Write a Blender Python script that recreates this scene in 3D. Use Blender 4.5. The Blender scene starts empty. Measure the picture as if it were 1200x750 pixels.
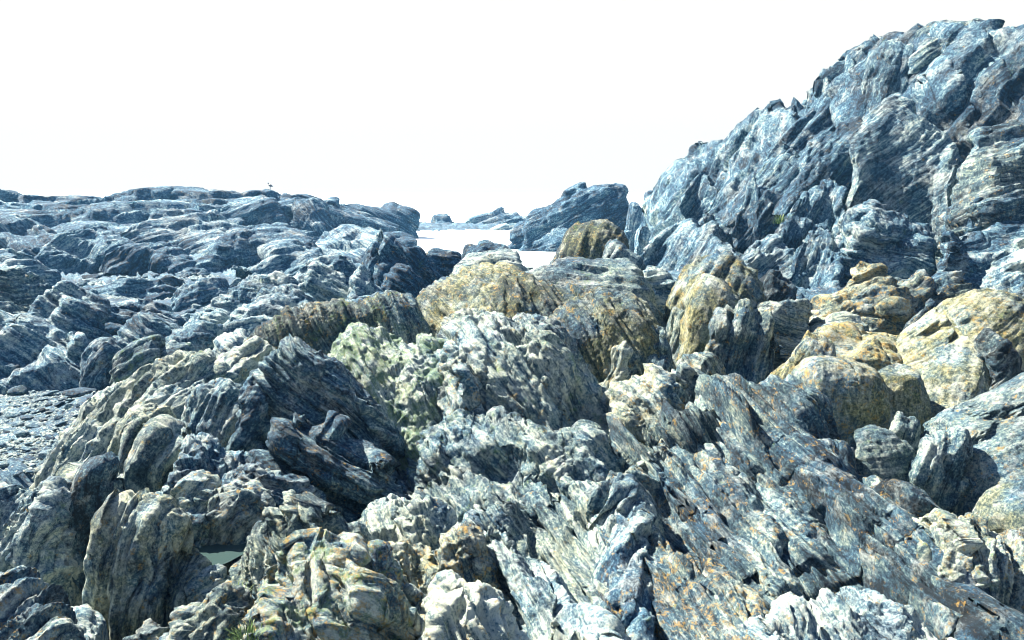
import bpy, math, random, time
import numpy as np
T0 = time.time()
rng = np.random.default_rng(7)
random.seed(7)
scene = bpy.context.scene
R = math.radians

# ---------------------------------------------------------------- camera
CAM_Z, FPX, PITCH = 4.5, 933.0, math.atan(150 / 933.0)
cam_d = bpy.data.cameras.new('camera'); cam = bpy.data.objects.new('camera', cam_d)
scene.collection.objects.link(cam)
cam_d.sensor_width = 36; cam_d.lens = 36 * FPX / 1200
cam_d.clip_start = 0.1; cam_d.clip_end = 20000
cam.location = (0, 0, CAM_Z); cam.rotation_euler = (math.pi / 2 - PITCH, 0, 0)
scene.camera = cam

# ---------------------------------------------------------------- world, sun, exposure
SUN_EL, SUN_AZ = 48.0, 304.0        # azimuth clockwise from +Y (the view direction)
world = bpy.data.worlds.new('World'); scene.world = world; world.use_nodes = True
wn = world.node_tree.nodes; wl = world.node_tree.links
sky = wn.new('ShaderNodeTexSky'); sky.sky_type = 'NISHITA'; sky.sun_disc = False
sky.sun_elevation = R(SUN_EL); sky.sun_rotation = R(SUN_AZ)
sky.air_density = 1.0; sky.dust_density = .6; sky.ozone_density = 5.0
bg = wn['Background']; bg.inputs['Strength'].default_value = 0.052
# white sea haze: opaque round the whole horizon, thinning to blue overhead
tcw = wn.new('ShaderNodeTexCoord'); sxy = wn.new('ShaderNodeSeparateXYZ'); wl.new(tcw.outputs['Generated'], sxy.inputs[0])
mr = wn.new('ShaderNodeMapRange'); mr.interpolation_type = 'SMOOTHSTEP'
for k_, v_ in (('From Min', .24), ('From Max', .37), ('To Min', 1.0), ('To Max', .0)): mr.inputs[k_].default_value = v_
wl.new(sxy.outputs['Z'], mr.inputs['Value'])
mx = wn.new('ShaderNodeMix'); mx.data_type = 'RGBA'
wl.new(mr.outputs[0], mx.inputs[0]); wl.new(sky.outputs['Color'], mx.inputs[6]); mx.inputs[7].default_value = (4.8, 4.78, 4.40, 1)
wl.new(mx.outputs[2], bg.inputs['Color'])
sun_d = bpy.data.lights.new('sun', 'SUN'); sun = bpy.data.objects.new('sun', sun_d)
scene.collection.objects.link(sun)
sun_d.energy = 5.0; sun_d.angle = R(0.5); sun_d.color = (1.0, 0.93, 0.79)
_sx = math.cos(R(SUN_EL)) * math.sin(R(SUN_AZ)); _sy = math.cos(R(SUN_EL)) * math.cos(R(SUN_AZ)); _sz = math.sin(R(SUN_EL))
from mathutils import Vector
sun.rotation_euler = Vector((_sx, _sy, _sz)).to_track_quat('Z', 'Y').to_euler()
sun.location = (-20, 10, 30)
scene.cycles.filter_width = 1.0; scene.cycles.use_denoising = True
vs = scene.view_settings
vs.view_transform = 'Standard'; vs.look = 'None'; vs.gamma = 1.0; vs.use_curve_mapping = False
vs.exposure = 2.08

# ---------------------------------------------------------------- helpers
def unp(u, v, d):
    """pixel of the 1200x750 photograph + distance in metres -> world point"""
    a = (u - 600) / FPX; b = (375 - v) / FPX
    y = math.cos(PITCH) + b * math.sin(PITCH); z = -math.sin(PITCH) + b * math.cos(PITCH)
    k = d / y
    return np.array((a * k, d, CAM_Z + z * k))

_perm = rng.permutation(256).astype(np.int32); PERM = np.concatenate([_perm, _perm])
_g = rng.normal(size=(256, 3)); GR = (_g / np.linalg.norm(_g, axis=1)[:, None]).astype(np.float32)
def perlin(P):
    P = np.asarray(P, dtype=np.float32)
    fl = np.floor(P); f = (P - fl).astype(np.float32); i = fl.astype(np.int32) & 255
    w = f * f * f * (f * (f * 6 - 15) + 10)
    x0 = i[:, 0]; x1 = (x0 + 1) & 255; y0 = i[:, 1]; y1 = (y0 + 1) & 255; z0 = i[:, 2]; z1 = (z0 + 1) & 255
    out = 0
    for xi, wx, ox in ((x0, 1 - w[:, 0], 0), (x1, w[:, 0], 1)):
        a = PERM[xi]
        for yi, wy, oy in ((y0, 1 - w[:, 1], 0), (y1, w[:, 1], 1)):
            b = PERM[a + yi]; wxy = wx * wy
            for zi, wz, oz in ((z0, 1 - w[:, 2], 0), (z1, w[:, 2], 1)):
                g = GR[PERM[b + zi]]
                out = out + wxy * wz * (g[:, 0] * (f[:, 0] - ox) + g[:, 1] * (f[:, 1] - oy) + g[:, 2] * (f[:, 2] - oz))
    return out * 1.5          # roughly -1..1

def grid_normals(P):
    du = np.gradient(P, axis=0); dv = np.gradient(P, axis=1)
    n = np.cross(du, dv); l = np.linalg.norm(n, axis=2, keepdims=True); l[l < 1e-9] = 1
    return n / l

def unit(v):
    v = np.asarray(v, float); return v / max(np.linalg.norm(v), 1e-9)

RT = rng.uniform(-1, 1, 4096).astype(np.float32)
def plates(x, seed, edge=.15):
    """1-D stack of layers: every layer stands proud or back by its own amount, with a groove at its joint"""
    i = np.floor(x).astype(np.int64); fr = x - i; k = int(seed * 977) % 4096
    r0 = RT[(i + k) & 4095]; r1 = RT[(i + k + 1) & 4095]
    t = np.clip((fr - (1 - edge)) / edge, 0, 1); t = t * t * (3 - 2 * t)
    return r0 + (r1 - r0) * t - .7 * np.exp(-((fr - .93) / .06) ** 2)

STRATA = (1.4, .62, .27, .12, .055, .026, .013)
def schist(P, sp, size, th, ky=.25, lump=.02, stra=.24, rough=.16, st=12., seed=0, sgn=1, fold=.6, chips=26, fade=None, big=.17):
    """displace a grid P (n,m,3) into folded, laminated, chipped rock; sp = vertex spacing in metres"""
    n, m, _ = P.shape
    o = np.array((seed * 17.3, seed * 5.1, seed * 9.7)) % 211
    rg = np.random.default_rng(int(seed * 1000) + 11)
    fd = 1.0 if fade is None else fade
    N = grid_normals(P) * sgn
    F = P.reshape(-1, 3)
    d = lump * size * perlin(F / (.6 * size) + o)
    P = P + N * d.reshape(n, m, 1) * fd
    N = grid_normals(P) * sgn; F = P.reshape(-1, 3).copy(); NF = N.reshape(-1, 3)
    L = unit((-math.sin(R(th)), ky, math.cos(R(th))))
    t1 = unit(np.cross(L, (0, 1, .2))); t2 = np.cross(L, t1)
    J = np.array([L, -L, t1, -t1, t2, -t2, unit(L + t1), unit(t1 - L), unit(L + t2), unit(t2 - L)])
    for k in range(chips):                                  # flat breaks along bedding and joints
        j = rg.integers(len(F)); r = min(size, 4.5) * rg.uniform(.07, .30)
        c = F[j]; jd = J @ NF[j] + rg.normal(size=len(J)) * .12; nn = unit(J[int(np.argmax(jd))] + rg.normal(size=3) * .10)
        v = F - c; q = np.sqrt((v * v).sum(1)); sel = np.nonzero(q < 1.35 * r)[0]
        if len(sel) < 8: continue
        dist = v[sel] @ nn + r * rg.uniform(.0, .08)
        w = np.clip((1.35 * r - q[sel]) / (.35 * r), 0, 1)
        F[sel] -= nn[None] * (np.maximum(dist, 0) * w)[:, None]
    P = F.reshape(n, m, 3)
    N = grid_normals(P) * sgn
    s = F @ L
    wl_ = max(.35, min(3.0, size * .5))
    s = s + fold * wl_ * (.20 * perlin(F / wl_ + o + 3) + .07 * perlin(F / (wl_ * .37) + o + 9) + .022 * perlin(F / (wl_ * .13) + o + 19))
    a1 = F @ t1; a2 = F @ t2
    mod = np.clip(.8 + 1.1 * perlin(F / (size * .28) + o + 50), .12, 1.7)
    d = 0
    for k, lam in enumerate(STRATA):
        if lam > size * big or lam < sp * 2.6: continue
        q = np.stack([a1 / (lam * st), a2 / (lam * st), s / lam], 1) + o + k * 7
        x = .55 - np.abs(perlin(q)) * 2.1
        y = plates(s / lam * .8 + .55 * perlin(F / (lam * 5) + o + k), seed + k)
        d = d + stra * (1.0 if lam > .13 else 1.75) * lam * (.85 * x + .75 * y) * (mod if lam < .2 else .4 + .6 * mod)
    iso = 0
    for k, lam in enumerate((.3, .14, .065, .03, .015)):
        if lam > size * .3 or lam < sp * 2.3: continue
        x = perlin(F * np.array((1, 1, 1.0)) / lam + o + k * 13 + 77)
        iso = iso + (.5 if lam > .1 else .95) * rough * lam * (1.0 - 2.2 * np.abs(x))
    d = d + iso * np.clip(1.6 - mod, .25, 1.4)
    P = P + N * np.asarray(d).reshape(n, m, 1) * fd
    lay = np.stack([a1 * .09, a2 * .09, s], 1)
    return P, lay

def mesh_grid(name, P, lay=None, flip=False, vis=None):
    n, m, _ = P.shape
    me = bpy.data.meshes.new(name)
    idx = np.arange(n * m, dtype=np.int32).reshape(n, m)
    V = P.reshape(-1, 3); polys = []
    if vis is None:
        q = np.stack([idx[:-1, :-1], idx[1:, :-1], idx[1:, 1:], idx[:-1, 1:]], -1).reshape(-1, 4)
    else:                                                    # blocks nothing can be seen of become one coarse polygon each
        B = 8; nb, mb = (n - 2) // B + 1, (m - 2) // B + 1
        bv = np.zeros((nb, mb), bool)
        for i in range(nb):
            r_ = vis[i * B:(i + 1) * B + 1]
            for j in range(mb): bv[i, j] = r_[:, j * B:(j + 1) * B + 1].any()
        qi, qj = np.meshgrid(np.arange(n - 1), np.arange(m - 1), indexing='ij'); keep = bv[qi // B, qj // B]
        q = np.stack([idx[:-1, :-1], idx[1:, :-1], idx[1:, 1:], idx[:-1, 1:]], -1)[keep]
        fine = lambda i, j: 0 <= i < nb and 0 <= j < mb and bv[i, j]
        for i in range(nb):
            for j in range(mb):
                if bv[i, j]: continue
                i0, i1, j0, j1 = i * B, min((i + 1) * B, n - 1), j * B, min((j + 1) * B, m - 1)
                lp = list(idx[i0:i1, j0]) if fine(i, j - 1) else [idx[i0, j0]]
                lp += list(idx[i1, j0:j1]) if fine(i + 1, j) else [idx[i1, j0]]
                lp += list(idx[i1:i0:-1, j1]) if fine(i, j + 1) else [idx[i1, j1]]
                lp += list(idx[i0, j1:j0:-1]) if fine(i - 1, j) else [idx[i0, j1]]
                polys.append(lp)
    if flip: q = q[:, ::-1]; polys = [p[::-1] for p in polys]
    loops = np.concatenate([np.ascontiguousarray(q).ravel()] + ([np.concatenate(polys)] if polys else [])).astype(np.int32)
    starts = np.r_[np.arange(0, q.size, 4), q.size + np.r_[0, np.cumsum([len(p) for p in polys])[:-1]] if polys else []].astype(np.int32)
    used = np.zeros(n * m, bool); used[loops] = True; remap = (np.cumsum(used) - 1).astype(np.int32)
    V = V[used]; loops = remap[loops]
    NT[0] += len(loops) - 2 * len(starts)
    me.vertices.add(len(V)); me.vertices.foreach_set('co', V.astype(np.float32).ravel())
    me.loops.add(len(loops)); me.loops.foreach_set('vertex_index', loops)
    me.polygons.add(len(starts)); me.polygons.foreach_set('loop_start', starts)
    me.polygons.foreach_set('use_smooth', np.ones(len(starts), dtype=bool))
    me.update(calc_edges=True)
    if lay is not None:
        at = me.attributes.new('lay', 'FLOAT_VECTOR', 'POINT'); at.data.foreach_set('vector', lay[used].astype(np.float32).ravel())
    return me
NT = [0]

def catmull(p, n=24):
    p = np.asarray(p, float)
    q = np.vstack([2 * p[0] - p[1], p, 2 * p[-1] - p[-2]]); out = []
    for i in range(1, len(q) - 2):
        t = np.linspace(0, 1, n, endpoint=False)[:, None]
        a, b, c, d = q[i - 1], q[i], q[i + 1], q[i + 2]
        cr = .5 * (2 * b + (c - a) * t + (2 * a - 5 * b + 4 * c - d) * t ** 2 + (3 * b - a - 3 * c + d) * t ** 3)
        out.append(.4 * cr + .6 * (b + (c - b) * t))        # keep the corners of broken rock
    out.append(p[-1][None]); return np.vstack(out)

def resample(c, sp):
    l = np.r_[0, np.cumsum(np.linalg.norm(np.diff(c, axis=0), axis=1))]
    n = max(8, int(l[-1] / sp)); t = np.linspace(0, l[-1], n)
    return np.stack([np.interp(t, l, c[:, k]) for k in range(3)], 1), t / l[-1]

GCTRL = []            # ground control points gathered from the rocks' feet
NV = [0]
QUAL = 1.0; OVER = 1.5
class Ridge:
    """a ridge of rock: crest line traced through space, front and back flanks rolling off it"""
    def __init__(self, pts, d=None, wf=1.0, wb=None, h=.5, e=1.0, th=-40, ky=.25, lump=.018, stra=.24, rough=.16, st=12.0, fold=.45, chips=24, big=.17, zb=None, fdir=None, ext=.25, ground=True, gk=.9, eb=None, px=1.1, jag=1.0, cracks=()):
        c3 = np.array([unp(p[0], p[1], p[2] if len(p) > 2 else d) for p in pts])
        self.px = px; self.k = 1.0; self.dm = float(np.mean(c3[:, 1])); self.sp = px * self.dm / 796 / QUAL
        wb = wf * .6 if wb is None else wb
        chord = c3[-1] - c3[0]; chord[2] = 0; t = unit(chord); f = np.array((t[1], -t[0], 0.))
        if fdir is not None: f = unit(np.array((*fdir, 0.)))
        zl = (lambda s: 0 * s + zb) if zb is not None else (lambda s: (c3[0, 2] + (c3[-1, 2] - c3[0, 2]) * s) - h)
        a = c3[0] - t * ext * wf - np.array((0, 0, h)); b = c3[-1] + t * ext * wf - np.array((0, 0, h))
        c, s = resample(catmull(np.vstack([a, c3, b])), self.sp * .7)
        jr = np.random.default_rng(int(abs(c3[0, 0]) * 977 + c3[0, 2] * 131)); hh = max(np.ptp(c3[:, 2]), .2)
        for kn, am in ((9, .026), (23, .018), (55, .011)):           # broken, angular crest line
            kx = np.sort(jr.random(kn)); env = np.clip(np.minimum(s, 1 - s) * 6, 0, 1)
            c[:, 2] += np.interp(s, kx, jr.normal(size=kn)) * am * jag * min(hh, 3.) * env
        sc_ = np.clip(((c - c3[0]) @ t) / max(chord @ t, 1e-6), 0, 1)
        drop = np.maximum(c[:, 2] - zl(sc_), .01); mx = drop.max()
        self.c, self.s, self.drop, self.mx, self.wv = c, s, drop, mx, np.clip(drop / mx, 0, 1) ** .55
        self.f, self.t, self.wf, self.wb, self.e, self.eb, self.c3 = f, t, wf, wb, e, (e if eb is None else eb), c3
        self.len = np.linalg.norm(np.diff(c, axis=0), axis=1).sum()
        size = float(max(np.linalg.norm(c3[-1] - c3[0]), mx, .3)); self.size = min(size, 3.5 * max(mx, .3) + wf)
        self.sch = dict(th=th, ky=ky, lump=lump, stra=stra, rough=rough, st=st, fold=fold, chips=chips, big=big)
        self.cracks = [(unp(u1, v1, self.dm - .3 * wf), unp(u2, v2, self.dm - .3 * wf)) for u1, v1, u2, v2 in cracks]
        self.sv = np.ones(64); self.av = np.ones(64)
        if ground:
            for k in (.15, .5, .85):
                i = int(k * (len(c) - 1))
                for w_ in (-wb, 0, wf):
                    g = c[i] + f * w_ * self.wv[i]; GCTRL.append((g[0], g[1], c[i, 2] - drop[i] * gk))
    def surf(self, s, ang):
        c = np.stack([np.interp(s, self.s, self.c[:, k]) for k in range(3)], 1)
        dr = np.interp(s, self.s, self.drop); wv = np.interp(s, self.s, self.wv)
        sn = np.abs(np.sin(ang * math.pi / 2)); cs = np.maximum(np.cos(ang * math.pi / 2), 0)
        ee = np.where(ang < 0, self.eb, self.e)
        X = np.where(ang < 0, -self.wb, self.wf) * sn ** ee; Z = 1 - cs ** ee
        P = c[:, None, :] + self.f[None, None, :] * (wv[:, None] * X[None, :])[..., None]
        P[..., 2] -= dr[:, None] * Z[None, :]
        return P, wv
    def coarse(self):
        sp = self.sp * 1.7
        ns = int(min(420, max(24, self.len / sp))); na = int(min(300, max(30, (math.hypot(self.wf, self.mx) + math.hypot(self.wb, self.mx)) * 1.15 / sp)))
        s = np.linspace(0, 1, ns); a = np.linspace(-1, 1, na); P, _ = self.surf(s, a); return s, a, P
    def build(self, seed):
        def warp(lo, hi, vis, n):                                   # dense where the place can be seen from, coarse elsewhere
            x = np.linspace(lo, hi, len(vis)); v = np.maximum(vis, .2)
            t = np.linspace(lo, hi, 1500); r = np.interp(t, x, v); cum = np.r_[0, np.cumsum((r[1:] + r[:-1]) / 2)] / 1499
            m = max(10, int(n * cum[-1])); return np.interp(np.linspace(0, cum[-1], m), cum, t)
        s = warp(0, 1, self.sv, self.k * self.len / self.sp)
        a = warp(-1, 1, self.av, (math.hypot(self.wf, self.mx) * 1.15) * 2 * self.k / self.sp)
        P, wv = self.surf(s, a)
        N = grid_normals(P); sgn = 1 if N[len(s) // 2, int(np.argmin(np.abs(a))), 2] > 0 else -1
        P, lay = schist(P, self.sp / self.k ** .6, self.size, seed=seed, sgn=sgn, fade=np.clip(wv * 1.6, 0, 1)[:, None, None], **self.sch)
        for p0, p1 in self.cracks:                                  # open joints
            ax = p1 - p0; L_ = np.linalg.norm(ax); ax = ax / L_; mm = unit(np.cross(ax, (0, 1, 0)))
            v = P - p0; al = (v @ ax) / L_; q = v @ mm + .02 * perlin(P.reshape(-1, 3) * 3.1).reshape(P.shape[:2])
            w = np.exp(-(q / (.016 + .004 * self.dm * .3)) ** 2) * np.clip((.5 - np.abs(al - .5)) * 8, 0, 1)
            P = P + np.array((0, 1, -.4))[None, None] * (w * .10)[..., None]
        NV[0] += P.shape[0] * P.shape[1]
        si = np.clip(np.searchsorted(self.cs, s), 0, len(self.cs) - 1); ai = np.clip(np.searchsorted(self.ca, a), 0, len(self.ca) - 1)
        self.vmask = self.cv[si][:, ai]
        return P, lay, sgn > 0, self.dm

RIDGES = []
def finish_ridges():
    W, H, q = 400, 250, 3.0                                          # 3-pixel cells
    zb_ = np.full((H + 8, W + 8), 1e9); data = []
    cp, sp_ = math.cos(PITCH), math.sin(PITCH)
    for rec in RIDGES:
        s, a, P = rec[0].coarse(); y = P[..., 1]; z = P[..., 2] - CAM_Z; x = P[..., 0]
        dep = y * cp - z * sp_; up = y * sp_ + z * cp; dep = np.maximum(dep, .05)
        U = (600 + FPX * x / dep) / q + 4; V = (375 - FPX * up / dep) / q + 4
        ok = (U >= 0) & (U < W + 8) & (V >= 0) & (V < H + 8) & (dep > .5)
        ui = np.clip(U, 0, W + 7).astype(int); vi = np.clip(V, 0, H + 7).astype(int)
        np.minimum.at(zb_, (vi[ok], ui[ok]), dep[ok]); data.append((s, a, dep, ui, vi, ok))
    zm = zb_.copy()
    for _ in range(2):                                               # lenient: farthest of the neighbourhood
        pd = np.pad(np.where(zm > 1e8, 1e9, zm), 1, mode='edge')
        zm = np.max([pd[i:i + zm.shape[0], j:j + zm.shape[1]] for i in range(3) for j in range(3)], axis=0)
    for k, (rec, (s, a, dep, ui, vi, ok)) in enumerate(zip(RIDGES, data)):
        vis = ok & (dep < zm[vi, ui] + .15 + .015 * dep)
        rd_ = rec[0]; cells = len(np.unique(vi[vis].astype(np.int64) * 1000 + ui[vis])) * q * q * .728
        full = (rd_.len / rd_.sp) * (math.hypot(rd_.wf, rd_.mx) * 2.3 / rd_.sp) * max(vis.mean(), 1e-4)
        rd_.k = float(np.clip(math.sqrt(max(cells, 60) * OVER / (rd_.px ** 2) / full), .3, 1.0))
        dil = np.pad(vis, 3); rec[0].cs, rec[0].ca = s, a
        rec[0].cv = np.any([dil[i:i + vis.shape[0], j:j + vis.shape[1]] for i in (0, 3, 6) for j in (0, 3, 6)], axis=0)
        for arr, src, lo, hi in (('sv', vis.mean(1), 0, 1), ('av', vis.mean(0), -1, 1)):
            g = np.interp(np.linspace(lo, hi, 64), s if lo == 0 else a, (src > .02).astype(float))
            g = np.max([np.roll(g, j) if 0 else np.interp(np.arange(64) + j, np.arange(64), g) for j in (-2, -1, 0, 1, 2)], axis=0)
            setattr(rec[0], arr, g)
    for k, (rd, name, label, cat, parent, grp, mp) in enumerate(RIDGES):
        P, lay, ok, dm = rd.build(k * 1.37 + 2.1)
        o = rock_obj(name, P, lay, ok, dm, parent, vis=rd.vmask, **mp)
        if parent is None: tag(o, label, cat, grp)
        elif label: o['label'] = label

LABELS = set()
def link(o, parent=None):
    scene.collection.objects.link(o)
    if parent: o.parent = parent
    return o
def tag(o, label, cat, group=None, kind=None):
    if label: o['label'] = label
    if cat: o['category'] = cat
    if group: o['group'] = group
    if kind: o['kind'] = kind
    return o
def origin_to(P):                # foot of a grid of points
    q = P.reshape(-1, 3); return np.array((q[:, 0].mean(), q[:, 1].mean(), q[:, 2].min()))

# ---------------------------------------------------------------- materials
def nd(nt, t, **kw):
    n = nt.nodes.new(t)
    for k, v in kw.items():
        if k == 'ins':
            for a, b in v.items():
                if hasattr(b, 'is_output'): nt.links.new(b, n.inputs[a])
                else: n.inputs[a].default_value = b
        else: setattr(n, k, v)
    return n
def ramp(nt, fac, stops, interp='LINEAR'):
    n = nt.nodes.new('ShaderNodeValToRGB'); n.color_ramp.interpolation = interp
    while len(n.color_ramp.elements) < len(stops): n.color_ramp.elements.new(.5)
    for el, (p, c) in zip(n.color_ramp.elements, stops):
        el.position = p; el.color = (c, c, c, 1) if np.isscalar(c) else (*c, 1)
    nt.links.new(fac, n.inputs['Fac']); return n.outputs['Color']
def mixc(nt, fac, a, b, mode='MIX'):
    n = nt.nodes.new('ShaderNodeMix'); n.data_type = 'RGBA'; n.blend_type = mode; n.clamp_factor = True
    for sock, v in ((n.inputs[0], fac), (n.inputs[6], a), (n.inputs[7], b)):
        if hasattr(v, 'is_output'): nt.links.new(v, sock)
        else: sock.default_value = v if np.isscalar(v) else (*v, 1)
    return n.outputs[2]
def mth(nt, op, a, b=0., c=None, clamp=False):
    n = nt.nodes.new('ShaderNodeMath'); n.operation = op; n.use_clamp = clamp
    for k, v in enumerate((a, b) if c is None else (a, b, c)):
        if hasattr(v, 'is_output'): nt.links.new(v, n.inputs[k])
        else: n.inputs[k].default_value = v
    return n.outputs[0]
def noise(nt, vec, scale, detail=6, rough=.6, dist=0., w=None):
    n = nt.nodes.new('ShaderNodeTexNoise'); n.inputs['Scale'].default_value = scale
    n.inputs['Detail'].default_value = detail; n.inputs['Roughness'].default_value = rough; n.inputs['Distortion'].default_value = dist
    nt.links.new(vec, n.inputs['Vector']); return n.outputs['Fac']

def rock_material():
    m = bpy.data.materials.new('folded_schist'); m.use_nodes = True; nt = m.node_tree
    bs = nt.nodes['Principled BSDF']
    prop = lambda k: nd(nt, 'ShaderNodeAttribute', attribute_type='OBJECT', attribute_name=k).outputs['Fac']
    ts = prop('grain')
    pos0 = nd(nt, 'ShaderNodeNewGeometry').outputs['Position']
    lay0 = nd(nt, 'ShaderNodeAttribute', attribute_type='GEOMETRY', attribute_name='lay').outputs['Vector']
    def scl(v):
        n = nt.nodes.new('ShaderNodeVectorMath'); n.operation = 'SCALE'; nt.links.new(v, n.inputs[0]); nt.links.new(ts, n.inputs['Scale']); return n.outputs[0]
    pos, lay = scl(pos0), scl(lay0)
    big = noise(nt, pos, .9, 5, .6)
    streak = noise(nt, lay, 26, 9, .76, 0.)
    speck = noise(nt, pos, 34, 9, .8)
    fine = noise(nt, pos, 75, 6, .75)
    def dev(x, k):
        return mth(nt, 'MULTIPLY', mth(nt, 'SUBTRACT', x, .5), k)
    tone = mth(nt, 'ADD', mth(nt, 'ADD', dev(streak, prop('band')), dev(speck, .58)), mth(nt, 'ADD', dev(big, .30), dev(prop('pale'), .16)))
    tone = mth(nt, 'ADD', tone, .5)
    col = ramp(nt, tone, [(.40, (.003, .011, .022)), (.455, (.008, .044, .094)), (.505, (.032, .113, .198)), (.552, (.145, .268, .325)), (.625, (.58, .655, .60))])
    # ochre stain through the whole rock
    oc = mth(nt, 'MULTIPLY', ramp(nt, noise(nt, pos, 1.7, 8, .72), [(.34, 0.), (.54, 1.)]), prop('ochre'))
    col = mixc(nt, oc, col, ramp(nt, tone, [(.39, (.004, .011, .014)), (.455, (.028, .044, .036)), (.51, (.100, .112, .058)), (.56, (.27, .255, .110)), (.635, (.58, .54, .30))]))
    # bleached / barnacled crusts
    pf = mth(nt, 'ADD', noise(nt, pos, 4.5, 9, .75), mth(nt, 'MULTIPLY', mth(nt, 'SUBTRACT', prop('pale'), .5), .22))
    pf = mth(nt, 'MULTIPLY', ramp(nt, pf, [(.50, 0.), (.60, 1.)]), ramp(nt, mth(nt, 'ADD', mth(nt, 'MULTIPLY', streak, .6), mth(nt, 'MULTIPLY', speck, .4)), [(.42, 0.), (.56, 1.)]))
    col = mixc(nt, mth(nt, 'MULTIPLY', pf, .5), col, (.60, .62, .55))
    # orange lichen
    of = mth(nt, 'ADD', noise(nt, pos, 11, 9, .78), mth(nt, 'MULTIPLY', prop('lichen'), .14))
    of = mth(nt, 'MULTIPLY', ramp(nt, of, [(.61, 0.), (.67, 1.)]), ramp(nt, noise(nt, pos, 38, 6, .75), [(.44, 0.), (.54, 1.)]))
    col = mixc(nt, mth(nt, 'MULTIPLY', of, .75), col, mixc(nt, noise(nt, pos, 5, 4), (.52, .37, .11), (.44, .25, .055)))
    # green weed
    gf = mth(nt, 'ADD', noise(nt, pos, 6.5, 9, .78), mth(nt, 'MULTIPLY', prop('algae'), .14))
    gf = mth(nt, 'MULTIPLY', ramp(nt, gf, [(.61, 0.), (.70, 1.)]), ramp(nt, fine, [(.42, .2), (.55, 1.)]))
    col = mixc(nt, mth(nt, 'MULTIPLY', gf, .7), col, (.15, .25, .07))
    nt.links.new(col, bs.inputs['Base Color'])
    bs.inputs['Roughness'].default_value = .82
    bs.inputs['Specular IOR Level'].default_value = .35
    bm = nt.nodes.new('ShaderNodeBump'); bm.inputs['Strength'].default_value = .9
    hgt = mth(nt, 'ADD', mth(nt, 'MULTIPLY', noise(nt, lay, 40, 8, .8), .5), mth(nt, 'MULTIPLY', noise(nt, pos, 60, 7, .8), .5))
    nt.links.new(hgt, bm.inputs['Height'])
    nt.links.new(mth(nt, 'DIVIDE', .062, ts), bm.inputs['Distance'])
    nt.links.new(bm.outputs['Normal'], bs.inputs['Normal'])
    return m
ROCK = rock_material()

def rock_obj(name, P, lay, flip_ok, dm, parent=None, lichen=.2, pale=.5, algae=.0, ochre=.3, grain=None, vis=None, band=.55):
    o3 = origin_to(P)
    base = parent.location if parent else None
    ori = np.array(parent.location) if parent else o3
    me = mesh_grid(name, P - ori, lay, flip=not flip_ok, vis=vis)
    me.materials.append(ROCK)
    o = bpy.data.objects.new(name, me); link(o, parent)
    if not parent: o.location = ori
    o['band'] = float(band); o['lichen'] = float(lichen); o['pale'] = float(pale); o['algae'] = float(algae); o['ochre'] = float(ochre)
    o['grain'] = float(grain if grain else min(1.3, (7.0 / dm) ** .8))
    return o

MATP = ('band', 'lichen', 'pale', 'algae', 'ochre', 'grain')
def K(name, label, pts, cat='rock', parent=None, **kw):
    mp = {k: kw.pop(k) for k in MATP if k in kw}
    grp = kw.pop('group', None)
    RIDGES.append((Ridge(pts, **kw), name, label, cat, parent, grp, mp))

# ================================================================ SEA
def sea_material():
    m = bpy.data.materials.new('sea_water'); m.use_nodes = True; nt = m.node_tree; bs = nt.nodes['Principled BSDF']
    bs.inputs['Base Color'].default_value = (.62, .68, .68, 1); bs.inputs['Roughness'].default_value = .3; bs.inputs['Specular IOR Level'].default_value = .3
    bs.inputs['IOR'].default_value = 1.33
    pos = nd(nt, 'ShaderNodeNewGeometry').outputs['Position']
    mp = nd(nt, 'ShaderNodeMapping'); mp.inputs['Scale'].default_value = (.35, 1.1, 1); nt.links.new(pos, mp.inputs['Vector'])
    b = nt.nodes.new('ShaderNodeBump'); b.inputs['Strength'].default_value = .35; b.inputs['Distance'].default_value = .12
    nt.links.new(noise(nt, mp.outputs[0], 1.6, 6, .55), b.inputs['Height']); nt.links.new(b.outputs['Normal'], bs.inputs['Normal'])
    return m
SEA = sea_material()
def sheet(name, x0, x1, y0, y1, z, mat, kind='structure'):
    me = bpy.data.meshes.new(name); me.from_pydata([(x0, y0, z), (x1, y0, z), (x1, y1, z), (x0, y1, z)], [], [(0, 1, 2, 3)])
    me.materials.append(mat); o = link(bpy.data.objects.new(name, me)); o['kind'] = kind; return o
sea = sheet('sea', -6000, 6000, 18, 9000, 0, SEA)

# ================================================================ CLIFF (one thing, its buttresses are parts)
def root(name, label, cat, loc):
    o = bpy.data.objects.new(name, None); o.location = loc; link(o); return tag(o, label, cat)
cliff = root('cliff', 'tall grey blue cliff of folded schist rising on the right against the white sky', 'cliff', unp(1000, 330, 20))
CK = dict(parent=cliff, ochre=.12, lichen=.05, pale=.47, ground=False)
K('rock_face', None, [(762, 291, 46), (772, 246, 45), (782, 218, 44), (800, 196, 43), (822, 190, 42), (838, 176, 41), (850, 172, 40.5), (866, 148, 40), (884, 136, 39), (903, 128, 38.5), (926, 124, 38), (958, 108, 37), (966, 97, 36.5), (985, 83, 36), (1010, 69, 35), (1042, 55, 34), (1065, 54, 33), (1098, 44, 32), (1130, 46, 31), (1152, 42, 30), (1172, 36, 29.5), (1200, 42, 29), (1260, 26, 28), (1330, -6, 26), (1400, 4, 24)],
  wf=8.5, wb=6, fdir=(-.05, -1), h=.8, zb=1.5, jag=2.5, chips=30, big=.06, e=1.45, th=58, ky=.1, lump=.012, stra=.46, rough=.30, fold=1.2, px=1.35, **CK)
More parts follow.
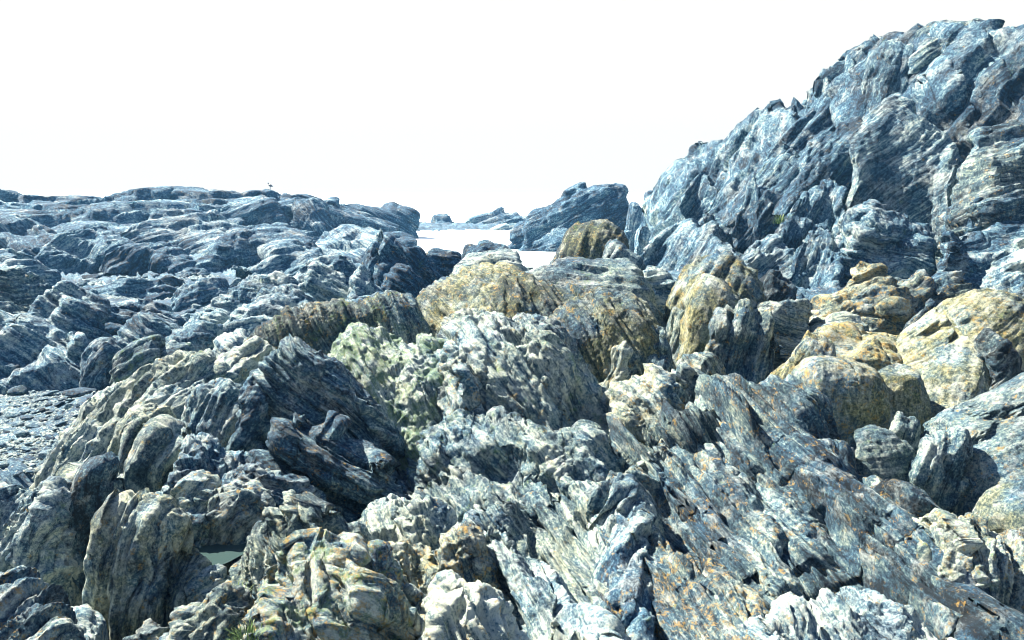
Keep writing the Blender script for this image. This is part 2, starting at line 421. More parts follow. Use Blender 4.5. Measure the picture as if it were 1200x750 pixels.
K('buttress', None, [(1000, 215, 27), (1003, 170, 27.5), (1020, 135, 28), (1045, 113, 28), (1062, 113, 28), (1090, 130, 27.5), (1110, 155, 27), (1125, 185, 26), (1118, 215, 25)], wf=2.6, h=2.0, e=1.15, th=40, stra=.13, chips=8, big=.08, rough=.3, **{**CK, 'pale': .62, 'ochre': .25})
K('buttress', None, [(985, 262, 22.5), (995, 245, 22.5), (1020, 232, 22.4), (1045, 244, 22.2), (1062, 258, 22), (1085, 268, 21.8)], wf=1.8, h=1.6, e=.9, th=-8, ky=0, stra=.42, rough=.15, fold=2.2, **{**CK, 'pale': .6})
K('buttress', None, [(1112, 270, 22), (1130, 215, 22.2), (1145, 165, 23), (1160, 145, 23.5), (1185, 142, 23.5), (1215, 150, 23), (1260, 160, 22)], wf=2.2, h=1.6, e=.95, th=15, stra=.26, rough=.25, **{**CK, 'ochre': .45, 'lichen': .35})
K('buttress', None, [(1088, 310, 20), (1098, 280, 20.2), (1120, 272, 20.2), (1150, 275, 20.2), (1175, 262, 20.4), (1200, 258, 20.4), (1240, 262, 20)], wf=1.0, h=1.2, e=.6, th=8, stra=.3, fold=1.8, **{**CK, 'pale': .45})
K('buttress', None, [(1085, 150, 30), (1110, 110, 30.5), (1135, 85, 31), (1165, 78, 31), (1190, 92, 30.5), (1230, 110, 30)], wf=3.2, h=2, e=1.1, th=10, stra=.3, rough=.3, **{**CK, 'pale': .75})
K('buttress', None, [(1095, 78, 32), (1112, 58, 32), (1135, 54, 32), (1160, 62, 31.5), (1185, 80, 31)], wf=1.6, h=1.6, e=.9, th=5, **{**CK, 'pale': .6})
K('buttress', None, [(1010, 85, 34), (1040, 55, 33.5), (1072, 50, 33), (1095, 62, 32.6), (1118, 95, 32)], wf=2.2, h=2.6, e=.8, th=75, **{**CK, 'ochre': .3})
K('buttress', None, [(1080, 36, 32.5), (1110, 27, 32), (1150, 30, 31), (1180, 35, 30.5), (1230, 25, 30)], wf=1.5, h=1.8, e=.75, th=30, **{**CK, 'ochre': .35})
K('buttress', None, [(930, 200, 30), (950, 165, 30.5), (985, 140, 31), (1012, 130, 31), (1020, 160, 29)], wf=2.6, h=1.6, e=1.4, th=48, stra=.32, rough=.3, **{**CK, 'pale': .35})
K('buttress', None, [(880, 235, 31), (900, 190, 32), (930, 150, 33.5), (960, 120, 34.5), (985, 105, 34.5)], wf=2.8, h=1.8, e=1.4, th=50, stra=.32, rough=.3, **{**CK, 'pale': .42})
K('buttress', None, [(860, 262, 31), (872, 222, 31.5), (882, 204, 31.5), (890, 222, 31), (893, 262, 30.5)], wf=.9, h=1.2, e=1.3, th=82, **{**CK, 'pale': .5})
K('buttress', None, [(790, 275, 38), (800, 235, 38.5), (812, 212, 39.5), (824, 200, 40), (832, 208, 39), (838, 230, 37)], wf=1.8, h=1.2, e=1.4, th=60, stra=.3, **{**CK, 'pale': .55})
K('buttress', None, [(775, 300, 33), (790, 268, 33.5), (815, 252, 33.5), (845, 258, 32), (868, 275, 30.5), (880, 300, 29)], wf=2.4, h=1.2, e=1.2, th=58, stra=.34, rough=.3, **{**CK, 'pale': .55})
K('buttress', None, [(905, 290, 25), (920, 255, 25.5), (945, 225, 26.5), (972, 208, 27), (990, 225, 26), (1000, 262, 24.5)], wf=2.0, h=1.5, e=1.3, th=65, stra=.32, rough=.3, **{**CK, 'pale': .4})
K('buttress', None, [(925, 318, 22), (940, 285, 22.4), (960, 270, 22.6), (982, 282, 22), (992, 315, 21)], wf=1.5, h=1.2, e=1.1, th=70, rough=.3, **{**CK, 'pale': .5})
K('buttress', None, [(862, 318, 23), (880, 290, 23.6), (905, 276, 24), (930, 290, 23.4), (942, 320, 22.4)], wf=1.6, h=1.0, e=1.1, th=40, stra=.3, rough=.35, **{**CK, 'pale': .8})
K('buttress', None, [(1045, 312, 21), (1058, 282, 21.3), (1072, 270, 21.4), (1085, 290, 21), (1092, 318, 20.5)], wf=.8, h=1.0, e=.9, th=70, **{**CK, 'pale': .5})
K('buttress', None, [(1120, 255, 21.6), (1135, 222, 22), (1160, 215, 22), (1195, 222, 21.6), (1230, 235, 21.4)], wf=1.1, h=1.0, e=.85, th=12, **{**CK, 'pale': .4})
for (u, v, dd) in ((966, 84, 36.6), (996, 68, 35.6), (932, 120, 38)):
    K('rock_spike', None, [(u - 14, v + 30, dd - .8), (u - 6, v + 6, dd - .8), (u - 2, v - 6, dd - .8), (u + 5, v + 2, dd - .8), (u + 18, v + 20, dd - .8)], chips=3, wf=1.0, stra=.12, h=.4, e=1.4, th=75, **CK)

# ================================================================ HEADLANDS AND ISLETS
head = root('headland', 'long low blue grey headland closing the bay on the left', 'headland', unp(200, 300, 50))
HK = dict(parent=head, ochre=.0, lichen=0., pale=.4, ground=False, grain=.22)
K('rock_face', None, [(-120, 222, 62), (-20, 226, 62), (12, 224, 62), (28, 234, 62), (90, 236, 63), (130, 236, 64), (150, 229, 65), (200, 223, 66), (262, 227, 67), (276, 231, 67), (310, 228, 68), (326, 234, 68), (352, 231, 69), (378, 238, 70), (400, 240, 72)], wf=20, wb=10, fdir=(.1, -1), h=2.2, zb=-.3, jag=3.5, big=.06, chips=40, e=1.5, th=14, ky=.4, lump=.012, stra=.45, rough=.4, fold=1.2, **HK)
K('promontory', None, [(375, 262, 78), (385, 243, 78), (420, 240, 80), (450, 240, 82), (466, 240, 82), (476, 247, 82), (479, 268, 82)], wf=4, h=.8, e=.6, chips=6, th=-30, rough=.35, **{**HK, 'pale': .22})
K('shoulder', None, [(-60, 275, 44), (-10, 250, 45), (20, 254, 45), (48, 270, 44), (60, 292, 42)], wf=4, h=1.2, e=1.1, th=-40, rough=.4, **HK)
K('shoulder', None, [(50, 300, 40), (75, 275, 42), (115, 266, 44), (150, 282, 43), (170, 305, 41)], wf=3.6, h=.8, e=1, th=70, rough=.4, stra=.3, **{**HK, 'pale': .35})
K('shoulder', None, [(120, 300, 40), (150, 288, 41), (185, 284, 42), (215, 298, 41), (235, 318, 40)], wf=2.4, h=.6, e=.8, th=65, rough=.4, stra=.3, **{**HK, 'pale': .3})
K('shoulder', None, [(160, 265, 52), (200, 250, 54), (240, 248, 55), (275, 262, 53), (300, 285, 50)], wf=5, h=1, e=1.2, th=20, rough=.4, **{**HK, 'pale': .65})
K('shoulder', None, [(230, 305, 42), (262, 280, 44), (300, 264, 47), (335, 262, 48), (365, 280, 46), (385, 305, 43)], wf=5, h=.8, e=1.2, th=25, rough=.45, **{**HK, 'pale': .45})
K('shoulder', None, [(262, 256, 60), (272, 236, 62), (300, 230, 62), (322, 232, 62), (332, 248, 61)], wf=3, h=1, e=.8, th=25, rough=.4, **HK)
K('shoulder', None, [(335, 262, 62), (350, 236, 63), (372, 232, 63), (384, 250, 62), (392, 275, 60)], wf=3, h=1, e=.9, th=-50, rough=.4, **{**HK, 'pale': .4})
K('shoulder', None, [(370, 300, 46), (392, 272, 52), (412, 260, 54), (432, 268, 53), (455, 285, 50)], wf=6, h=.8, e=1.4, th=-35, rough=.3, **{**HK, 'pale': .62})
K('shoulder', None, [(295, 310, 39), (315, 285, 41), (345, 282, 41), (370, 292, 40), (392, 312, 38)], wf=3.2, h=.6, e=1.2, th=30, rough=.35, **{**HK, 'pale': .6})
K('shoulder', None, [(430, 285, 58), (450, 274, 60), (470, 272, 60), (484, 277, 60), (492, 290, 59)], wf=3, h=.8, e=.8, th=0, rough=.35, **{**HK, 'pale': .3})
head2 = root('headland', 'steep dark blue headland standing in the sea between the inlet and the cliff', 'headland', unp(680, 288, 64))
HK2 = dict(parent=head2, ochre=0., lichen=0., pale=.3, ground=False, grain=.24)
K('rock_face', None, [(600, 284, 66), (604, 264, 66), (618, 258, 66), (624, 244, 66), (648, 240, 66), (652, 233, 66), (690, 222, 66), (712, 217, 66), (730, 218, 66), (736, 232, 66), (748, 246, 65), (758, 275, 64)], wf=4.5, wb=6, h=.8, e=.9, chips=14, jag=2., th=25, ky=.1, stra=.3, rough=.45, **HK2)
K('shoulder', None, [(610, 290, 62), (630, 276, 63), (655, 262, 63), (680, 272, 62), (700, 290, 61)], wf=2.5, h=.6, e=1.2, th=20, rough=.45, **HK2)
K('shoulder', None, [(730, 275, 58), (738, 240, 60), (746, 236, 60), (758, 250, 60), (764, 280, 58)], wf=2, h=1, e=.8, th=80, rough=.35, **{**HK2, 'pale': .45})
K('shoulder', None, [(744, 290, 52), (750, 252, 54), (757, 240, 54), (768, 244, 54), (778, 285, 52)], wf=2, h=1, e=.9, th=80, rough=.35, **{**HK2, 'pale': .5})
K('sea_stack', 'blocky blue grey rock showing between the dark headland and the cliff', [(755, 245, 75), (757, 224, 75), (768, 223, 75), (770, 214, 75), (782, 214, 75), (788, 245, 75)], cat='sea stack', wf=3, h=3, e=.5, th=0, rough=.35, pale=.4, ochre=0, lichen=0, grain=.22, ground=False)
K('islet', 'small humped rock islet alone in the bright sea', [(504, 261, 112), (508, 252, 112), (518, 249, 112), (530, 253, 112), (541, 260, 112)], cat='islet', wf=3, h=.6, e=1, th=10, rough=.5, pale=.45, ochre=0, lichen=0, grain=.18, ground=False)
K('islet', 'long broken low reef of rock near the dark headland', [(548, 261, 114), (556, 255, 114), (575, 252, 114), (590, 248, 114), (604, 248, 114), (612, 252, 114), (622, 251, 114), (632, 262, 114)], cat='islet', wf=4, h=.6, e=1, th=20, rough=.5, stra=.4, pale=.5, ochre=0, lichen=0, grain=.18, ground=False)
K('islet', 'low ledge of broken rock awash in front of the long reef', [(566, 268, 98), (575, 264, 98), (590, 262, 98), (605, 263, 98), (612, 269, 98)], cat='islet', wf=2.4, h=.5, e=1, th=20, rough=.5, stra=.4, pale=.55, ochre=0, lichen=0, grain=.18, ground=False)

# ================================================================ MIDDLE DISTANCE, CENTRE
K('rock_pinnacle', 'upright greenish rock pinnacle with vertical grooves in front of the dark headland', [(645, 310), (656, 288), (664, 272), (680, 263), (700, 258), (716, 258), (726, 266), (732, 280), (736, 302)], d=20, wf=1.3, h=.6, e=.75, th=78, stra=0.28, ochre=0.95, lichen=0.45, algae=.3, pale=.4, chips=2, big=0.075, band=0.3, jag=0.9, lump=0.012, st=26, fold=0.3, rough=0.2)
K('rock_outcrop', 'small pointed rock leaning against the right foot of the green pinnacle', [(706, 308), (712, 284), (722, 277), (734, 284), (748, 298), (760, 318)], d=17.5, wf=1, h=.5, e=1.2, th=60, pale=.55, ochre=.3)
K('rock_outcrop', 'pale sunlit ledge right at the edge of the inlet', [(530, 322), (542, 303), (560, 294), (585, 295), (604, 300), (622, 315)], d=17.5, wf=1.5, h=.5, e=1.1, th=10, stra=.34, pale=.85, ochre=.35)
K('rock_outcrop', 'dark knobbly rock low against the water of the inlet', [(540, 300), (548, 287), (560, 284), (568, 281), (580, 286), (592, 288), (600, 300)], d=24, wf=1, h=.7, e=.8, th=40, rough=.35, pale=.25, ochre=.1)
K('rock_outcrop', 'broad green grey dome above the dark arch left of the orange dome', [(484, 368), (494, 340), (515, 325), (540, 316), (565, 311), (590, 314), (612, 322)], d=14.2, wf=1.8, h=.9, e=1.0, th=-50, stra=0.28, pale=.55, ochre=0.95, lichen=0.45, algae=.3, chips=2, big=0.075, band=0.3, jag=0.9, lump=0.012, st=26, fold=0.3, rough=0.2)
K('rock_outcrop', 'high layered ridge along the top of the central domes', [(588, 335), (612, 314), (645, 307), (680, 304), (715, 304), (738, 304), (750, 318), (760, 342), (772, 368), (786, 395)], d=13.4, wf=1.6, h=.8, e=.9, th=-12, stra=0.26, pale=.55, ochre=.4, algae=.2, chips=5, big=0.07, band=0.3, jag=0.5)
K('rock_outcrop', 'orange crusted dome left behind the largest round dome', [(498, 428), (520, 392), (545, 360), (565, 340), (590, 328), (620, 321), (650, 328), (680, 338), (705, 352)], d=12, wf=1.3, h=.9, e=.95, th=-75, stra=0.28, pale=.5, ochre=0.95, lichen=0.45, chips=2, big=0.075, band=0.3, jag=0.9, lump=0.012, st=26, fold=0.3, rough=0.2)
K('rock_outcrop', 'largest round dome with dark grooved right flank at the centre', [(636, 408), (648, 375), (668, 352), (690, 341), (712, 338), (738, 343), (756, 358), (770, 385), (780, 412), (792, 445)], d=10.6, wf=1.15, h=.9, e=.85, th=-64, ky=.1, stra=0.28, pale=.45, ochre=0.95, lichen=0.45, algae=.2, chips=2, big=0.075, band=0.3, jag=0.9, lump=0.012, st=26, fold=0.3, rough=0.2)
K('rock_outcrop', 'dark tongue of rock on the right shoulder of the largest dome', [(742, 452), (750, 404), (762, 384), (776, 386), (790, 410), (806, 452)], d=10.0, wf=.7, h=.6, e=1.2, th=80, pale=.35, ochre=.4)
K('rock_pinnacle', 'small jagged sunlit spike in front of the largest dome', [(694, 460), (704, 438), (714, 425), (719, 409), (728, 406), (735, 402), (739, 418), (744, 440), (752, 458)], d=8.9, wf=.35, h=.5, e=1.4, th=72, pale=.75, ochre=.6, lichen=.5, stra=.3, chips=12)
K('rock_ridge', 'long ridge with a dark hollow arch under its sunlit crest', [(286, 408), (305, 382), (332, 366), (365, 358), (400, 356), (435, 354), (462, 346), (482, 348), (500, 364), (512, 388), (524, 414)], d=11.4, wf=.55, wb=1.2, h=.9, e=0.7, eb=1.2, th=-68, pale=0.4, ochre=0.7, lichen=.45, algae=0.5, chips=3, big=0.05, stra=0.22, jag=0.5, rough=0.2)
K('rock_outcrop', 'broad pitted pale outcrop filling the centre below the domes', [(500, 440), (520, 402), (538, 375), (560, 364), (585, 364), (612, 370), (640, 380), (658, 398), (674, 428), (692, 452), (714, 478), (728, 512)], d=8.7, wf=2.0, h=1.2, e=1.15, th=-58, stra=0.26, rough=0.34, lump=.05, pale=.72, ochre=0.42, lichen=.3, algae=.35, chips=8, st=20, fold=0.35, big=0.08)
K('rock_outcrop', 'green weedy hump with a sunlit top in front of the dark arch', [(385, 436), (398, 404), (412, 391), (428, 388), (445, 390), (460, 402), (474, 408), (500, 402), (516, 404), (530, 420), (540, 450)], d=8.3, wf=1.5, h=1.2, e=1.2, th=-62, rough=.28, pale=.8, ochre=.35, lichen=.2, algae=1.15, st=20, fold=0.35, stra=0.26, chips=8, big=0.08)
K('rock_outcrop', 'lichen spotted knob in the hollow of the pale central outcrop', [(518, 460), (530, 430), (545, 415), (558, 416), (566, 440), (575, 480), (585, 520)], d=7.7, wf=1.0, h=.6, e=1.2, th=-60, rough=.32, pale=.65, ochre=.5, lichen=.5, algae=.4)
K('rock_outcrop', 'rough pale shelf between the green hump and the striped slope', [(480, 560), (510, 520), (545, 495), (590, 488), (640, 492), (690, 505), (722, 540), (735, 580)], d=7.0, wf=1.6, h=.5, e=1.3, th=-48, rough=0.34, stra=0.34, lump=.035, pale=.6, ochre=0.35, algae=0.4, st=20, fold=0.35, chips=8, big=0.11)
K('rock_ridge', 'dark overhanging curl of rock with a notched sunlit rim', [(298, 450), (308, 428), (322, 414), (345, 409), (372, 411), (388, 422), (402, 442), (424, 462), (444, 488), (458, 515), (470, 548), (482, 590)], d=7.1, wf=.35, wb=.9, h=.8, e=.6, eb=1.1, th=-42, stra=0.42, pale=.5, ochre=0.28, lichen=.05, st=26, fold=0.25, chips=7, rough=0.14, big=0.22)
K('rock_ridge', 'dark blue slumped ridge directly below the notched curl', [(292, 555), (305, 530), (322, 508), (338, 488), (352, 489), (372, 497), (392, 501), (408, 514), (430, 525), (452, 532), (466, 548), (478, 585)], d=6.1, wf=.35, wb=.6, h=.7, e=.65, th=-35, stra=0.42, rough=0.14, pale=.35, ochre=0.3, lichen=.3, st=26, fold=0.25, chips=7, big=0.22)
K('rock_outcrop', 'low wavy lip of rock under the dark slumped ridge', [(262, 560), (280, 545), (300, 540), (318, 552), (340, 560), (365, 575)], d=5.6, wf=.5, h=.4, e=1, th=-15, stra=.3, rough=.3, pale=.5, lichen=.2)

# ================================================================ LEFT MASS
K('rock_outcrop', 'pale rounded shoulder of rock dropping to the shingle beach', [(62, 568), (76, 525), (96, 488), (122, 458), (152, 436), (186, 420), (214, 409), (238, 414), (256, 434), (268, 470)], d=8.6, wf=1.4, h=.9, e=1.25, th=68, stra=0.34, rough=.28, pale=.78, ochre=0.5, lichen=.25, algae=.3, st=20, fold=0.35, chips=8, big=0.11)
K('rock_outcrop', 'pale pitted hump at the top of the left rock mass', [(222, 452), (244, 430), (268, 412), (292, 402), (312, 406), (326, 422), (334, 450)], d=9.2, wf=1.2, h=.8, e=1.1, th=60, stra=0.34, rough=.3, pale=.9, ochre=.4, lichen=.4, algae=.25, st=20, fold=0.35, chips=8, big=0.11)
K('rock_outcrop', 'cubic dark fronted block left of the notched curl', [(208, 515), (218, 486), (232, 462), (250, 452), (270, 453), (286, 464), (292, 492), (296, 520)], d=7.3, wf=.4, h=.5, e=.6, th=75, rough=.3, pale=.55, ochre=.25, lichen=.35, st=20, fold=0.35, stra=0.34, chips=8, big=0.11)
K('rock_outcrop', 'small dark block wedged between the cubic block and the notched curl', [(282, 480), (290, 455), (300, 440), (312, 446), (322, 470), (326, 500)], d=7.0, wf=.4, h=.5, e=.75, th=70, rough=.3, pale=.45, ochre=.2, lichen=.2)
K('rock_outcrop', 'small arched rib with an ochre rim on the left rock mass', [(138, 530), (148, 500), (160, 482), (176, 475), (192, 480), (202, 500), (208, 535)], d=7.2, wf=.45, h=.5, e=.85, th=78, stra=0.34, pale=.65, ochre=.55, lichen=.4, st=20, fold=0.35, chips=8, big=0.11)
K('rock_outcrop', 'laminated rib with vertical dark grooves and a pale cap', [(80, 600), (96, 562), (118, 540), (140, 520), (162, 504), (182, 508), (198, 530), (212, 570)], d=6.3, wf=.35, h=.9, e=.6, th=84, ky=.05, stra=0.42, pale=.62, ochre=.5, lichen=.3, algae=.3, st=26, fold=0.25, chips=7, rough=0.14, big=0.22)
K('rock_outcrop', 'honeycombed grey block beside the pale laminated cap', [(202, 570), (212, 530), (222, 514), (240, 520), (262, 533), (286, 542), (300, 556), (308, 590)], d=6.0, wf=.5, h=.5, e=.8, th=-75, rough=.42, pale=.62, ochre=.15, lichen=.3, st=20, fold=0.35, stra=0.34, chips=8, big=0.11)
K('rock_wall', 'deep shadowed laminated wall behind the white capped block', [(84, 640), (92, 590), (104, 565), (124, 548), (142, 556), (154, 590), (168, 640)], d=5.2, wf=.2, h=1.1, e=.55, th=86, ky=.02, stra=0.42, pale=.35, ochre=.4, lichen=.2, st=26, fold=0.25, chips=7, rough=0.14, big=0.22)
K('rock_outcrop', 'bulbous pale crusted rock at the left edge above the bottom corner', [(-50, 640), (-20, 594), (2, 580), (16, 584), (28, 565), (50, 557), (72, 572), (86, 598), (92, 640), (94, 690)], d=5.1, wf=.45, h=.5, e=1.0, th=82, stra=0.34, rough=.32, pale=0.75, ochre=.25, algae=.2, st=20, fold=0.35, chips=8, big=0.11)
K('rock_slab', 'long pale slab slanting down into the bottom left corner', [(-60, 655, 4.7), (-10, 652, 4.5), (28, 658, 4.4), (58, 676, 4.2), (84, 704, 3.95), (108, 734, 3.7), (130, 775, 3.4)], wf=.9, wb=.15, h=.7, e=1.3, eb=.6, th=-45, stra=.2, rough=.3, pale=.95, algae=.25, ochre=.15)
K('rock_ridge', 'small ochre topped rib in the extreme bottom left corner', [(-30, 700, 3.7), (5, 688, 3.65), (22, 692, 3.6), (40, 706, 3.5), (56, 735, 3.35), (66, 775, 3.2)], wf=.3, h=.5, e=.8, th=85, stra=0.42, pale=.65, ochre=.4, lichen=.5, st=26, fold=0.25, chips=7, rough=0.14, big=0.22)
K('rock_outcrop', 'white capped block with a grooved dark face and ochre streaks', [(132, 660), (136, 602), (146, 587), (165, 588), (186, 590), (204, 604), (222, 624), (236, 655), (244, 705)], d=4.5, wf=.3, h=.65, e=0.65, th=82, ky=.03, stra=0.42, rough=0.14, pale=.72, ochre=.75, lichen=.35, st=26, fold=0.25, chips=7, big=0.22)
K('rock_ridge', 'ochre flecked knobbly ridge on the right bank of the tide pool', [(222, 610), (228, 570), (244, 577), (264, 584), (276, 575), (292, 586), (304, 606), (300, 650), (292, 690)], d=5.15, wf=.35, h=.3, e=.9, th=68, stra=0.34, rough=.4, pale=.7, ochre=.5, lichen=.55, st=20, fold=0.35, chips=8, big=0.11)
K('rock_outcrop', 'jagged little knobs along the bottom edge below the tide pool', [(150, 770), (166, 745), (172, 733), (186, 745), (204, 738), (222, 716), (238, 724), (258, 694), (270, 700), (284, 728), (300, 745), (310, 775)], d=3.75, wf=.3, h=.3, e=.9, th=72, rough=.45, stra=0.34, pale=0.6, ochre=.5, lichen=.5, st=20, fold=0.35, chips=8, big=0.11)
K('rock_outcrop', 'low pale sill of rock below the tide pool', [(222, 700), (232, 676), (248, 668), (262, 672), (272, 695)], d=4.4, wf=.22, h=.2, e=.9, th=40, rough=.4, pale=.8, lichen=.3)

# ================================================================ FOREGROUND CENTRE
K('rock_ridge', 'fanned crest of thin dark layers above the bottom mound', [(274, 672), (290, 636), (308, 608), (326, 590), (342, 578), (358, 577), (374, 568), (384, 582), (398, 590), (412, 604), (424, 626), (438, 652), (448, 690)], d=4.75, wf=.55, h=.35, e=.95, th=-62, ky=.15, stra=0.42, pale=.5, ochre=.5, lichen=.35, st=26, fold=0.25, chips=7, rough=0.14, big=0.22)
K('rock_outcrop', 'orange and green crusted mound in the bottom foreground', [(255, 770), (276, 718), (304, 688), (334, 674), (350, 645), (366, 650), (388, 656), (404, 654), (416, 666), (440, 652), (452, 668), (468, 694), (484, 722), (502, 775)], d=4.0, wf=.75, h=.3, e=1.05, th=-62, rough=.44, stra=0.34, pale=0.68, ochre=0.35, lichen=.8, algae=0.75, st=20, fold=0.35, chips=8, big=0.11)
K('rock_outcrop', 'pale crumbling rock with a dark scooped hollow in its face', [(420, 640), (430, 608), (446, 594), (466, 590), (484, 578), (502, 584), (516, 598), (530, 614), (542, 640)], d=5.5, wf=.6, h=.3, e=1.0, th=-55, rough=.42, pale=.75, ochre=0.4, lichen=.2, st=20, fold=0.35, stra=0.34, chips=8, big=0.11)
K('rock_ridge', 'orange rimmed ledge curving under the scooped hollow', [(446, 690), (456, 650), (474, 641), (492, 648), (506, 644), (516, 628), (530, 618), (548, 617), (562, 632), (572, 660), (584, 710)], d=4.85, wf=.3, h=.3, e=.65, th=-70, rough=.36, pale=.65, ochre=.6, lichen=.8, st=20, fold=0.35, stra=0.34, chips=8, big=0.11)
K('rock_outcrop', 'stubby knob between the orange mound and the white bottom rock', [(466, 730), (472, 700), (482, 690), (492, 692), (499, 706), (504, 740)], d=4.1, wf=.25, h=.35, e=.8, th=75, rough=.36, pale=.7, ochre=.4, lichen=.5)
K('rock_outcrop', 'white crusted rock at the bottom edge', [(506, 750), (512, 700), (519, 686), (536, 688), (556, 688), (578, 698), (592, 716), (606, 742), (622, 790)], d=3.8, wf=.4, h=.3, e=.8, th=-58, rough=.4, stra=0.34, pale=.95, ochre=.35, lichen=.35, st=20, fold=0.35, chips=8, big=0.11)
K('rock_fin', 'white edged fin slanting from the orange ledge to the bottom edge', [(560, 650, 5.1), (570, 622, 5.05), (586, 622, 5.0), (606, 642, 4.8), (632, 674, 4.5), (660, 710, 4.15), (690, 750, 3.8), (712, 790, 3.5)], wf=.4, wb=.16, h=.45, e=1.5, px=1.1, th=-50, ky=.1, stra=0.42, pale=.75, ochre=0.3, lichen=.15, st=26, fold=0.25, chips=7, rough=0.14, big=0.22)
K('rock_fin', 'second white edged fin parallel to the first one further back', [(620, 650, 4.95), (640, 655, 4.9), (662, 690, 4.55), (685, 718, 4.25), (712, 748, 3.95), (735, 785, 3.7)], wf=.3, wb=.16, h=.4, e=1.5, px=1.1, th=-50, ky=.1, stra=0.42, pale=.78, ochre=.15, st=26, fold=0.25, chips=7, rough=0.14, big=0.22)
K('rock_slab', 'striped slope of slanting layers above the two white fins', [(540, 640, 5.5), (560, 612, 5.6), (588, 598, 5.7), (625, 584, 5.8), (662, 572, 5.9), (692, 562, 5.9), (714, 560, 5.85), (730, 590, 5.6), (738, 640, 5.1), (742, 720, 4.4)], wf=1.0, wb=.7, h=.6, e=1.25, th=-52, ky=.12, stra=0.42, rough=0.14, pale=0.6, ochre=0.45, lichen=.25, st=26, fold=0.25, chips=7, big=0.22)
K('rock_outcrop', 'narrow crumpled rib beside the vertical cleft', [(705, 640, 5.3), (718, 580, 5.7), (728, 562, 5.8), (738, 580, 5.6), (742, 640, 5.1), (748, 720, 4.4), (752, 780, 4.0)], wf=.22, h=.3, e=.9, th=72, stra=0.42, rough=0.14, pale=.6, ochre=.3, lichen=.35, st=26, fold=0.25, chips=7, big=0.22)

# ================================================================ FOREGROUND RIGHT
K('rock_slab', 'huge dark blue slope running down to the bottom right', [(850, 505, 7.3), (866, 478, 7.4), (890, 464, 7.4), (914, 469, 7.3), (940, 486, 7.1), (968, 512, 6.8), (992, 545, 6.45), (1020, 588, 6.0), (1050, 632, 5.6), (1082, 676, 5.2), (1118, 718, 4.85), (1165, 775, 4.4)], wf=2.1, wb=.35, h=.75, e=1.35, eb=.8, th=-52, ky=.1, stra=0.42, rough=0.14, lump=.035, pale=0.4, ochre=0.42, lichen=0.4, st=26, fold=0.25, chips=7, big=0.22)
K('rock_slab', 'orange streaked layered lobe left of the huge blue slope', [(738, 640, 5.68), (746, 570, 6.28), (760, 535, 6.68), (782, 515, 6.98), (806, 512, 6.98), (835, 530, 6.78), (862, 560, 6.38), (890, 600, 5.98), (912, 645, 5.48), (930, 700, 4.98)], wf=1.1, wb=.6, h=.45, e=1.05, th=-52, ky=.1, stra=0.42, rough=0.14, pale=0.5, ochre=0.35, lichen=0.5, lump=0.01, st=26, fold=0.25, chips=7, big=0.22)
K('rock_ridge', 'second layered rib between the orange lobe and the huge blue slope', [(790, 520, 7.15), (808, 488, 7.45), (828, 482, 7.45), (850, 495, 7.25), (876, 522, 6.95), (902, 556, 6.55), (930, 600, 6.05), (955, 650, 5.55)], wf=.6, wb=.4, h=.4, e=1.0, th=-50, ky=.1, stra=0.42, pale=0.5, ochre=0.35, lichen=0.5, lump=0.01, st=26, fold=0.25, chips=7, rough=0.14, big=0.22)
K('rock_outcrop', 'orange mottled lower lobe at the foot of the cleft', [(742, 720, 4.5), (752, 668, 4.9), (772, 645, 5.1), (800, 648, 5.0), (832, 668, 4.8), (865, 700, 4.5), (890, 745, 4.1), (905, 790, 3.8)], wf=.7, wb=.4, h=.35, e=1.05, th=-48, ky=.1, stra=0.42, rough=0.14, pale=0.45, ochre=0.45, lichen=0.75, st=26, fold=0.25, chips=7, big=0.22)
K('rock_slab', 'pale sheet of rock along the bottom edge under the blue slope', [(880, 775, 4.05), (905, 735, 4.3), (935, 728, 4.35), (965, 735, 4.3), (985, 722, 4.4), (1020, 712, 4.5), (1060, 716, 4.55), (1100, 745, 4.4), (1140, 790, 4.1)], wf=.7, h=.35, e=1.1, th=-50, rough=.36, pale=.85, ochre=.2, lichen=.3, st=20, fold=0.35, stra=0.34, chips=8, big=0.2)
K('rock_outcrop', 'crusted pale orange outcrop beside the small jagged spike', [(712, 520), (716, 470), (724, 452), (742, 447), (756, 438), (772, 432), (784, 442), (800, 462), (814, 500)], d=8.0, wf=.7, h=.5, e=.9, th=-64, stra=0.34, rough=.32, pale=.72, ochre=.6, lichen=.6, st=20, fold=0.35, chips=8, big=0.11)
K('rock_ridge', 'stepped grey ridge rising above the crusted orange outcrop', [(768, 470), (780, 432), (792, 426), (812, 436), (836, 450), (862, 466), (886, 478), (905, 500)], d=8.8, wf=.6, h=.4, e=1.0, th=-38, stra=0.42, pale=.65, ochre=0.45, lichen=.25, st=26, fold=0.25, chips=7, rough=0.14, big=0.22)
K('rock_ridge', 'thin curved rim of rock casting a shadow under the layered dome', [(792, 432), (802, 412), (822, 412), (838, 418), (850, 434), (858, 456), (866, 480)], d=9.4, wf=.35, h=.4, e=.8, th=-55, pale=.6, ochre=.5, lichen=.5)
K('rock_outcrop', 'wedge of greenish rock tucked behind the edge of the blue slope', [(1000, 620), (1008, 580), (1022, 564), (1042, 566), (1056, 580), (1076, 592), (1096, 608), (1112, 635)], d=6.3, wf=.35, h=.5, e=.75, th=70, rough=.3, pale=.6, ochre=.45, lichen=.4, algae=.2)
K('rock_outcrop', 'pale green knobbly rock with orange spots in the bottom right corner', [(1062, 710), (1068, 655), (1078, 634), (1094, 624), (1107, 628), (1112, 610), (1120, 622), (1146, 624), (1166, 638), (1188, 642), (1215, 660), (1250, 700)], d=5.3, wf=.5, h=.5, e=.75, th=80, stra=0.34, rough=.34, pale=.7, ochre=.55, lichen=.6, algae=.35, st=20, fold=0.35, chips=8, big=0.11)
